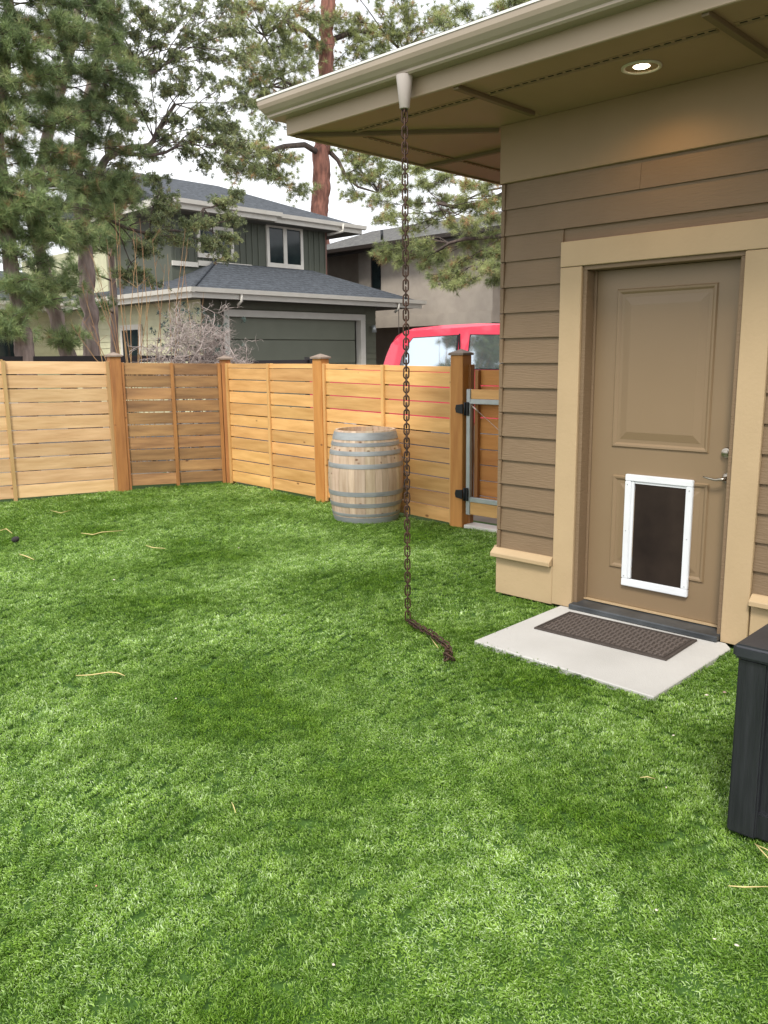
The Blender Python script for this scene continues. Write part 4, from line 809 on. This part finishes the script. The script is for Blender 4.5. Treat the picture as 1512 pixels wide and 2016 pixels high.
class Tree:
    def __init__(s, label, loc, bark, group=None, name='pine_tree', cat='tree'): s.t = thing(name, label, cat, loc, 0, group); s.wood = Wood(m_limb, s.t); s.bark = bark; s.c = []; s.d = []; s.ti = []
    def trunk(s, pts, rad):
        s.tp = [Vector(p) for p in pts]; s.tr = rad; P_ = []; R_ = []
        for i in range(len(pts)-1):
            k = 5
            for j in range(k): t = j/k; q = s.tp[i].lerp(s.tp[i+1], t); a_ = .12*rad[i]; P_.append(q+Vector((random.gauss(0, a_), random.gauss(0, a_), 0))); R_.append((rad[i]+(rad[i+1]-rad[i])*t)*random.uniform(.93, 1.08))
        P_.append(s.tp[-1]); R_.append(rad[-1]); tm = MB(); nn_ = max(24, int(sum((P_[i+1]-P_[i]).length for i in range(len(P_)-1))/.10)); Q_ = []; RR = []
        for i in range(min(nn_, 120)):
            u = i/(min(nn_, 120)-1)*(len(P_)-1); j = min(len(P_)-2, int(u)); Q_.append(P_[j].lerp(P_[j+1], u-j)); RR.append(R_[j]+(R_[j+1]-R_[j])*(u-j))
        tm.tube(Q_, RR, 20); 
        for i, v in enumerate(tm.v):                      # furrowed bark
            v = Vector(v); c0 = Q_[min(len(Q_)-1, i//20)]; k_ = 3.2/max(RR[0], .05)*.35; tm.v[i] = tuple(v+(v-c0)*(.20*mnoise.noise(Vector((v.x*k_*3, v.y*k_*3, v.z*k_*.8)))+.10*mnoise.noise(v*k_*2)))
        tm; tm.build('trunk', s.bark, s.t)
    def on_trunk(s, z):
        for a_, b_ in zip(s.tp[:-1], s.tp[1:]):
            if a_.z <= z <= b_.z: return a_.lerp(b_, (z-a_.z)/(b_.z-a_.z))
        return s.tp[-1] if z > s.tp[-1].z else s.tp[0]
    def clump(s, c, R3, n_, start=None, r0=.03, twigs=10, updir=.35, tint=(.3, .8), up=False, tw=.007, zs=1.0):
        c = Vector(c); R3 = Vector(R3) if hasattr(R3, '__len__') else Vector((R3, R3, R3*.7))
        if start is None: start = s.on_trunk(c.z-.25*(c-s.on_trunk(c.z)).length if up else c.z-.1)
        P_ = limb(s.wood, start, c, r0, r0*.35, sag=random.uniform(-.08, .06)); hub = [P_[-3], P_[-2], P_[-1]]
        if not n_: return
        per = max(1, n_//twigs)
        for i in range(twigs):
            v = Vector((random.gauss(0, 1), random.gauss(0, 1), random.gauss(0, .8))).normalized()*random.random()**.45; e_ = c+Vector((v.x*R3.x, v.y*R3.y, v.z*R3.z))
            q = limb(s.wood, random.choice(hub), e_, r0*.3, tw, sag=.05, seg=4, wob=.10); tt = random.uniform(*tint)
            for k in range(per):
                u = random.random()**.6; seg_ = min(len(q)-2, int(u*(len(q)-1))); pp = q[seg_].lerp(q[seg_+1], u*(len(q)-1)-seg_)
                rr = .16*R3.length*(.5+.6*u); off = Vector((random.gauss(0, rr), random.gauss(0, rr), random.gauss(0, rr*.6)))
                dd = ((q[-1]-q[-2]).normalized()*.5+off.normalized()*.8+Vector((0, 0, updir))).normalized()
                s.c.append(pp+off); s.d.append(dd); s.ti.append(max(0, min(1, tt+random.gauss(0, .10)+(.5 if random.random() < .02 else 0))))
    def finish(s, K, Ln, Wd, spread, m_, droop=0., broad=False, woodm=None):
        if s.wood.v: s.wood.build('twigs', woodm or m_limb, s.t, kind='stuff')
        if s.c: tufts('crown', [tuple(p) for p in s.c], [tuple(p) for p in s.d], K, Ln, Wd, spread, m_, s.t, np.array(s.ti), droop, kind='stuff', broad=broad); print(s.t['label'], len(s.c)*K)

def A(px, py, y): return at(px, py, 1, y)
# --- left pine 1 (trunk at the left edge)
def scatter(T, pts, R3, n_, **k):
    for px, py, yy in pts: T.clump(A(px, py, yy), R3, n_, **k)
g1 = 'pines beyond the back fence'
T = Tree('leftmost pine with twisting grey trunk beyond the back fence', (4.5, 11.4, 0), m_bark, g1)
T.trunk([(*A(50, 850, 11.6).xy, 0), A(48, 700, 11.6), A(38, 600, 11.6), A(18, 500, 11.6), A(8, 400, 11.6), A(-6, 260, 11.7), A(20, 60, 11.8), A(10, -250, 12)], [.145, .12, .105, .10, .09, .08, .07, .03])
scatter(T, [(20, 430, 11.3), (70, 400, 11.2), (-30, 360, 11.4), (110, 460, 11.3), (25, 560, 11.4), (75, 590, 11.6), (-10, 640, 11.4)], (.38, .38, .24), 110, twigs=12, r0=.022, tint=(.35, .8))
scatter(T, [(x_+random.uniform(-23.4, 23.4), y_+random.uniform(-23.4, 23.4), 11.5+random.uniform(-.35, .45)) for x_ in range(-110, 130, 46) for y_ in range(-110, 470, 52)], (.30, .30, .20), 62, twigs=9, r0=.012, tint=(.1, .9))
scatter(T, [(20, 500, 11.4), (80, 520, 11.5), (30, 620, 11.5), (90, 560, 11.6)], (.28, .28, .16), 45, twigs=7, r0=.012, tint=(.2, .8))
T.finish(44, .135, .0056, .62, l_pine)
# --- left pine 2
T = Tree('leaning reddish grey pine second from the left beyond the fence', (5.3, 11.8, 0), m_bark, g1)
T.trunk([(*A(150, 850, 12).xy, 0), A(132, 700, 12), A(108, 620, 12), A(85, 520, 12), A(62, 430, 12.1), A(90, 280, 12.3), A(150, 60, 12.6), A(170, -250, 13)], [.13, .11, .10, .09, .08, .07, .06, .03])
scatter(T, [(150, 470, 11.9), (205, 420, 12.1), (180, 370, 12.2), (240, 400, 12.4), (130, 560, 12), (125, 665, 11.8)], (.36, .36, .2), 90, twigs=10, r0=.02, tint=(.4, .85))
scatter(T, [(x_+random.uniform(-22.5, 22.5), y_+random.uniform(-22.5, 22.5), 12.4+random.uniform(-.35, .45)) for x_ in range(110, 250, 44) for y_ in range(-110, 430, 50)], (.31, .30, .21), 64, twigs=9, r0=.012, tint=(.1, .9))
T.finish(44, .135, .0056, .62, l_pine)
# --- juniper-like tree with open olive sprays
T = Tree('open olive green juniper with dark limbs third from the left beyond the fence', (6, 13, 0), m_bark, g1, name='juniper_tree')
T.trunk([(*A(180, 850, 12.8).xy, 0), A(180, 700, 12.8), A(178, 600, 12.8), A(165, 480, 12.8), A(160, 420, 12.8), A(150, 330, 12.9), A(175, 200, 13), A(215, 40, 13.2), A(240, -250, 13.5)], [.15, .13, .12, .115, .11, .10, .09, .07, .04])
base = T.on_trunk(A(160, 360, 12.9).z); l1 = limb(T.wood, base, A(262, 290, 13.2), .075, .055, sag=-.02); l2 = limb(T.wood, l1[-1], A(345, 205, 13.6), .05, .03); l3 = limb(T.wood, l1[-2], A(360, 275, 13.4), .035, .02)
l4 = limb(T.wood, T.on_trunk(A(170, 400, 12.8).z), A(295, 460, 12.9), .035, .025, sag=.1); l5 = limb(T.wood, l4[-1], A(400, 410, 13), .025, .015)
l6 = limb(T.wood, T.on_trunk(A(190, 100, 13).z), A(330, 120, 13.6), .04, .02)
for px, py, yy, st in ((300, 130, 13.6, l2), (350, 105, 13.6, l6), (400, 90, 13.8, l6), (430, 60, 13.9, l6), (370, 60, 13.7, l6), (330, 50, 13.6, l6), (280, 20, 13.4, l6), (220, 30, 13.2, l6), (390, 20, 13.8, l6), (445, 110, 13.9, l6), (320, 175, 13.5, l2), (290, 225, 13.4, l2), (345, 235, 13.5, l2), (400, 220, 13.6, l2), (440, 210, 13.7, l2), (460, 165, 13.8, l2), (385, 270, 13.5, l3), (430, 280, 13.6, l3), (460, 250, 13.7, l3), (410, 320, 13.5, l3), (370, 300, 13.4, l3), (240, 330, 13.2, l1), (215, 150, 13.3, l6), (225, 270, 13.2, l1), (250, 180, 13.3, l2), (200, 60, 13.2, l6), (300, 300, 13.4, l3), (470, 60, 13.9, l6),
                        (310, 85, 13.5, l6), (260, 60, 13.3, l6), (365, 135, 13.6, l2), (415, 150, 13.7, l2), (475, 110, 13.9, l6), (480, 190, 13.8, l2), (355, 170, 13.5, l2), (300, 40, 13.4, l6), (350, 10, 13.6, l6), (410, -20, 13.8, l6), (460, 10, 13.9, l6), (270, 110, 13.3, l6), (235, 100, 13.2, l6), (330, 265, 13.4, l3), (415, 250, 13.6, l3), (260, 250, 13.3, l1), (225, 210, 13.2, l1), (450, 320, 13.6, l3), (480, 290, 13.7, l3), (400, 440, 13, l5), (440, 400, 13, l5), (465, 430, 13, l5), (450, 470, 13, l5), (470, 385, 13.1, l5), (410, 480, 13, l5), (370, 440, 12.9, l5), (345, 410, 12.9, l4), (310, 430, 12.9, l4), (350, 470, 12.9, l4), (300, 470, 12.9, l4), (275, 500, 12.9, l4), (310, 350, 13.1, l4), (330, 390, 13, l4), (260, 380, 13, l4), (250, 540, 12.9, l4), (295, 560, 12.9, l4), (440, 505, 13, l5)):
    T.clump(A(px, py, yy), (.29, .27, .21), 105, start=random.choice(st[2:]), twigs=7, r0=.014, tint=(.2, .85), updir=.5)
T.finish(26, .055, .0105, .8, l_jun, broad=True)
# --- pine branch greens low between the trunks, belonging to a fourth, thin pine
T = Tree('slender young pine between the trunks beyond the back fence', (5.6, 13.6, 0), m_bark, g1)
T.trunk([(*A(228, 850, 14.6).xy, 0), A(226, 640, 14.6), A(215, 450, 14.6), A(205, 330, 14.6)], [.08, .07, .055, .03])
scatter(T, [(150, 530, 14), (180, 480, 14), (220, 470, 14.2), (165, 600, 14), (240, 440, 14.4)], (.4, .4, .22), 75, twigs=10, r0=.018, tint=(.3, .75))
T.finish(44, .14, .0062, .62, l_pine)
# --- big ponderosa behind the sage house
T = Tree('tall ponderosa pine with red bark trunk rising behind the sage house', (25, 27.5, 0), m_barkr, 'ponderosa pines behind the houses')
YP = 27.5
T.trunk([(*A(632, 700, YP).xy, 0), A(630, 420, YP), A(632, 300, YP), A(634, 240, YP), A(640, 150, YP), A(645, 60, YP), A(648, -60, YP), A(650, -260, YP)], [.42, .36, .34, .33, .32, .30, .26, .16])
def cur(pts, r0, r1):
    P_ = [A(*p) for p in pts]; T.wood.tube(P_, [r0+(r1-r0)*i/(len(P_)-1) for i in range(len(P_))], 7, cap=False); return P_
c1 = cur([(625, 300, YP), (600, 285, YP-.3), (560, 288, YP-.6), (520, 300, YP-1), (480, 315, YP-1.3), (440, 305, YP-1.5)], .13, .04)
c2 = cur([(640, 290, YP), (665, 315, YP-.4), (680, 345, YP-.6), (705, 368, YP-1), (745, 380, YP-1.2)], .11, .03)
c3 = cur([(650, 80, YP), (700, 60, YP-.5), (760, 70, YP-.8), (800, 110, YP-1)], .12, .04); c4 = cur([(640, 100, YP), (600, 60, YP-.5), (560, 40, YP-1), (520, 70, YP-1.3)], .12, .04)
c5 = cur([(645, 180, YP), (690, 175, YP-.4), (730, 190, YP-.8), (760, 200, YP-1)], .08, .03); c6 = cur([(640, 200, YP), (600, 180, YP-.5), (560, 160, YP-1), (530, 170, YP-1.2)], .09, .03)
for px, py, dy, st in ((480, 290, 1.3, c1), (500, 330, 1.2, c1), (540, 320, 1, c1), (560, 350, .9, c1), (590, 380, .8, c1), (455, 250, 1.4, c1), (520, 265, 1, c1), (470, 340, 1.4, c1), (575, 310, .6, c1),
                       (690, 345, .8, c2), (735, 345, 1, c2), (720, 300, 1, c2), (690, 300, .6, c2), (750, 320, 1.1, c2), (760, 370, 1.2, c2), (700, 390, .8, c2),
                       (470, 20, 1.4, c4), (450, 60, 1.4, c4), (490, 0, 1.3, c4), (580, 60, .8, c4), (560, 110, 1, c4), (520, 145, 1.2, c6), (590, 160, .7, c6), (585, 235, .6, c6), (700, 80, .5, c3), (725, 60, .7, c3), (760, 50, .8, c3), (790, 0, 1, c3), (840, 80, 1.1, c3), (810, 90, 1, c3), (745, 120, .8, c3), (450, 290, 1.4, c1), (510, 295, 1.1, c1), (700, 320, .8, c2), (720, 350, 1, c2), (530, 350, 1, c1), (620, 40, .5, c4), (590, 20, .8, c4), (560, 70, 1, c4), (540, 30, 1.2, c4), (510, 50, 1.3, c4), (500, 100, 1.3, c4), (535, 110, 1.2, c4), (590, 100, .6, c4), (600, 130, .6, c6), (560, 140, 1, c6), (530, 190, 1.2, c6), (570, 200, .9, c6), (605, 170, .4, c6), (500, 160, 1.3, c6), (500, 210, 1.3, c6), (540, 225, 1, c6), (480, 130, 1.4, c4),
                       (700, 30, .5, c3), (750, 20, .8, c3), (800, 30, 1, c3), (780, 75, 1, c3), (820, 60, 1.1, c3), (740, 90, .8, c3), (700, 100, .5, c3), (770, 110, 1, c3), (690, 60, .4, c3), (850, 40, 1.2, c3), (880, 20, 1.3, c3), (720, 150, .6, c5), (750, 180, 1, c5), (690, 200, .4, c5), (760, 140, 1, c5), (720, 210, .7, c5), (655, 130, -.2, c3), (630, 90, .4, c4), (655, 30, .4, c3), (610, -20, .4, c4), (680, -30, .4, c3)):
    T.clump(A(px, py, YP-dy), (.72, .72, .46), 62, start=random.choice(st[2:]), twigs=8, r0=.03, tint=(.15, .95), updir=.2, tw=.012)
T.finish(34, .24, .0150, .70, l_pond)
# --- pine in front of the taupe house (branches only reach into view)
T = Tree('yellow green pine with long needles hanging before the taupe house', (18.5, 13.0, 0), m_barkr, 'ponderosa pines behind the houses')
TB = at(1060, 600, 0, 17.6)
T.trunk([(TB.x, TB.y, 0), (TB.x, TB.y, 3), (TB.x+.1, TB.y, 6), (TB.x, TB.y+.1, 9.5), (TB.x, TB.y, 13)], [.3, .27, .23, .18, .06])
def B(px, py, x): return at(px, py, 0, x)
bl1 = limb(T.wood, T.on_trunk(6.0), B(860, 400, 16.8), .09, .04, sag=.05); bl2 = limb(T.wood, T.on_trunk(5.0), B(860, 495, 16.6), .07, .03, sag=.02); bl3 = limb(T.wood, T.on_trunk(8.6), B(980, 60, 17), .08, .03)
bl4 = limb(T.wood, T.on_trunk(4.6), B(930, 530, 16.5), .05, .03); bl5 = limb(T.wood, T.on_trunk(6.8), B(900, 340, 17), .06, .03)
for px, py, st in ((740, 395, bl1), (770, 420, bl1), (745, 430, bl1), (780, 375, bl1), (810, 400, bl1), (830, 360, bl5), (860, 385, bl1), (850, 430, bl1), (800, 450, bl1), (900, 400, bl1), (890, 440, bl1), (940, 410, bl1), (930, 450, bl1), (970, 430, bl1), (980, 400, bl1), (870, 350, bl5), (920, 365, bl5), (960, 370, bl5), (985, 350, bl5), (820, 330, bl5), (780, 340, bl5),
                   (745, 505, bl2), (775, 520, bl2), (765, 490, bl2), (810, 500, bl2), (840, 520, bl2), (830, 480, bl2), (870, 500, bl2), (860, 550, bl2), (880, 535, bl4), (910, 520, bl4), (900, 560, bl4), (880, 562, bl4), (940, 500, bl4), (950, 530, bl4), (975, 500, bl4), (980, 545, bl4), (930, 475, bl2), (980, 470, bl2),
                   (900, 20, bl3), (940, 35, bl3), (980, 10, bl3), (1010, 0, bl3), (920, 70, bl3), (870, 50, bl3), (860, 90, bl3), (1040, -20, bl3)):
    T.clump(B(px, py, 16.8+random.uniform(-.3, .5)), (.34, .34, .24), 60, start=random.choice(st[2:]), twigs=7, r0=.018, tint=(.15, .95), updir=.1, tw=.008)
T.finish(34, .17, .0085, .68, l_pond, droop=.05)

# ------------------------------------------------------------------ shrubs
def twigs(mb, p, d_, L_, r, lev, gnarl, upb):
    P_ = [p]; n_ = 4; q = p.copy(); dd = d_.normalized()
    for i in range(n_):
        dd = (dd+Vector((random.gauss(0, gnarl), random.gauss(0, gnarl), random.gauss(0, gnarl)+upb))).normalized(); q = q+dd*L_/n_; P_.append(q.copy())
    mb.tube(P_, [r*(1-.35*i/n_) for i in range(n_+1)], 5 if r > .006 else 3, cap=False)
    if lev > 0:
        for k in range(random.choice((3, 4, 4, 5))):
            i = random.randint(1, n_); nd = (dd*.6+Vector((random.gauss(0, .7), random.gauss(0, .7), random.gauss(.1, .5)))).normalized(); twigs(mb, P_[i], nd, L_*random.uniform(.5, .8), r*.62, lev-1, gnarl, upb)
sh = thing('bare_shrub', 'bare pale twiggy shrub arching over the back fence', 'shrub', (6.3, 10.2, 0)); b = MB(); ba = A(345, 900, 10.3)
for k in range(12):
    tgt = A(random.uniform(265, 500), random.uniform(605, 745), 10.15+random.uniform(-.75, .5)); st = Vector((ba.x+random.uniform(-.15, .15), 10.3, .0)); mid = st.lerp(tgt, .6)+Vector((0, 0, .2)); b.tube([st, st.lerp(mid, .5), mid], [.022, .018, .014], 6, cap=False)
    twigs(b, mid, tgt-mid, .60, .014, 4, .36, -.03)
b.build('twigs', m_twigw, sh, kind='stuff'); print('shrub', len(b.f))
b = MB(); MB().tube([(ba.x, 10.3, 0), (ba.x, 10.3, .35)], [.05, .03], 8).build('stem', m_bark, sh)
s2 = thing('bare_shrub', 'shrub of upright yellow brown bare stems left of the pale shrub', 'shrub', (5.9, 11, 0)); b = MB()
for (x0, y0, x1, y1) in ((250, 720, 165, 520), (255, 720, 190, 540), (245, 720, 210, 470), (260, 720, 235, 430), (255, 720, 225, 400), (270, 720, 262, 450), (262, 720, 300, 560), (240, 720, 150, 610), (250, 720, 180, 500), (345, 700, 365, 450), (350, 700, 370, 470), (340, 700, 330, 500), (320, 700, 300, 470), (290, 700, 275, 430), (260, 720, 270, 470), (300, 700, 325, 520), (265, 700, 240, 560), (240, 700, 140, 640), (395, 680, 400, 590), (372, 690, 362, 520), (280, 700, 285, 520), (215, 720, 160, 560)):
    p0, p1 = A(x0, y0+60, 11.0), A(x1, y1, 11.0+random.uniform(-.2, .4)); m1 = p0.lerp(p1, .5)+Vector((random.gauss(.03, .07), 0, random.gauss(0, .03))); b.tube([(p0.x, 11, 0), p0, m1, p1], [.009, .0075, .0055, .002], 5, cap=False)
    for k in range(3): q = m1.lerp(p1, random.random()); b.tube([q, q+Vector((random.gauss(0, .07), random.gauss(0, .07), random.uniform(.08, .2)))], [.004, .002], 3, cap=False)
b.build('stems', m_twigy, s2, kind='stuff')
s3 = thing('blue_green_shrub', 'small blue green leafy shrub behind the bare twigs', 'shrub', (7.6, 12.2, 0)); cc = A(385, 672, 12.4); cs = []; ds = []
for k in range(200): v = Vector((random.gauss(0, .28), random.gauss(0, .28), random.gauss(0, .22))); cs.append(tuple(cc+v)); ds.append(tuple((v+Vector((0, 0, .2))).normalized()))
tufts('foliage', cs, ds, 16, .07, .02, .7, l_blue, s3, rng.uniform(0, 1, len(cs)), kind='stuff', broad=True); MB().tube([(cc.x, cc.y, 0), tuple(cc)], [.04, .02], 6).build('stem', m_bark, s3)

for o in bpy.data.objects:
    if o.get('label') == '': del o['label']
S.cycles.max_bounces = 6; S.cycles.transparent_max_bounces = 4
print('objects', len(bpy.data.objects))
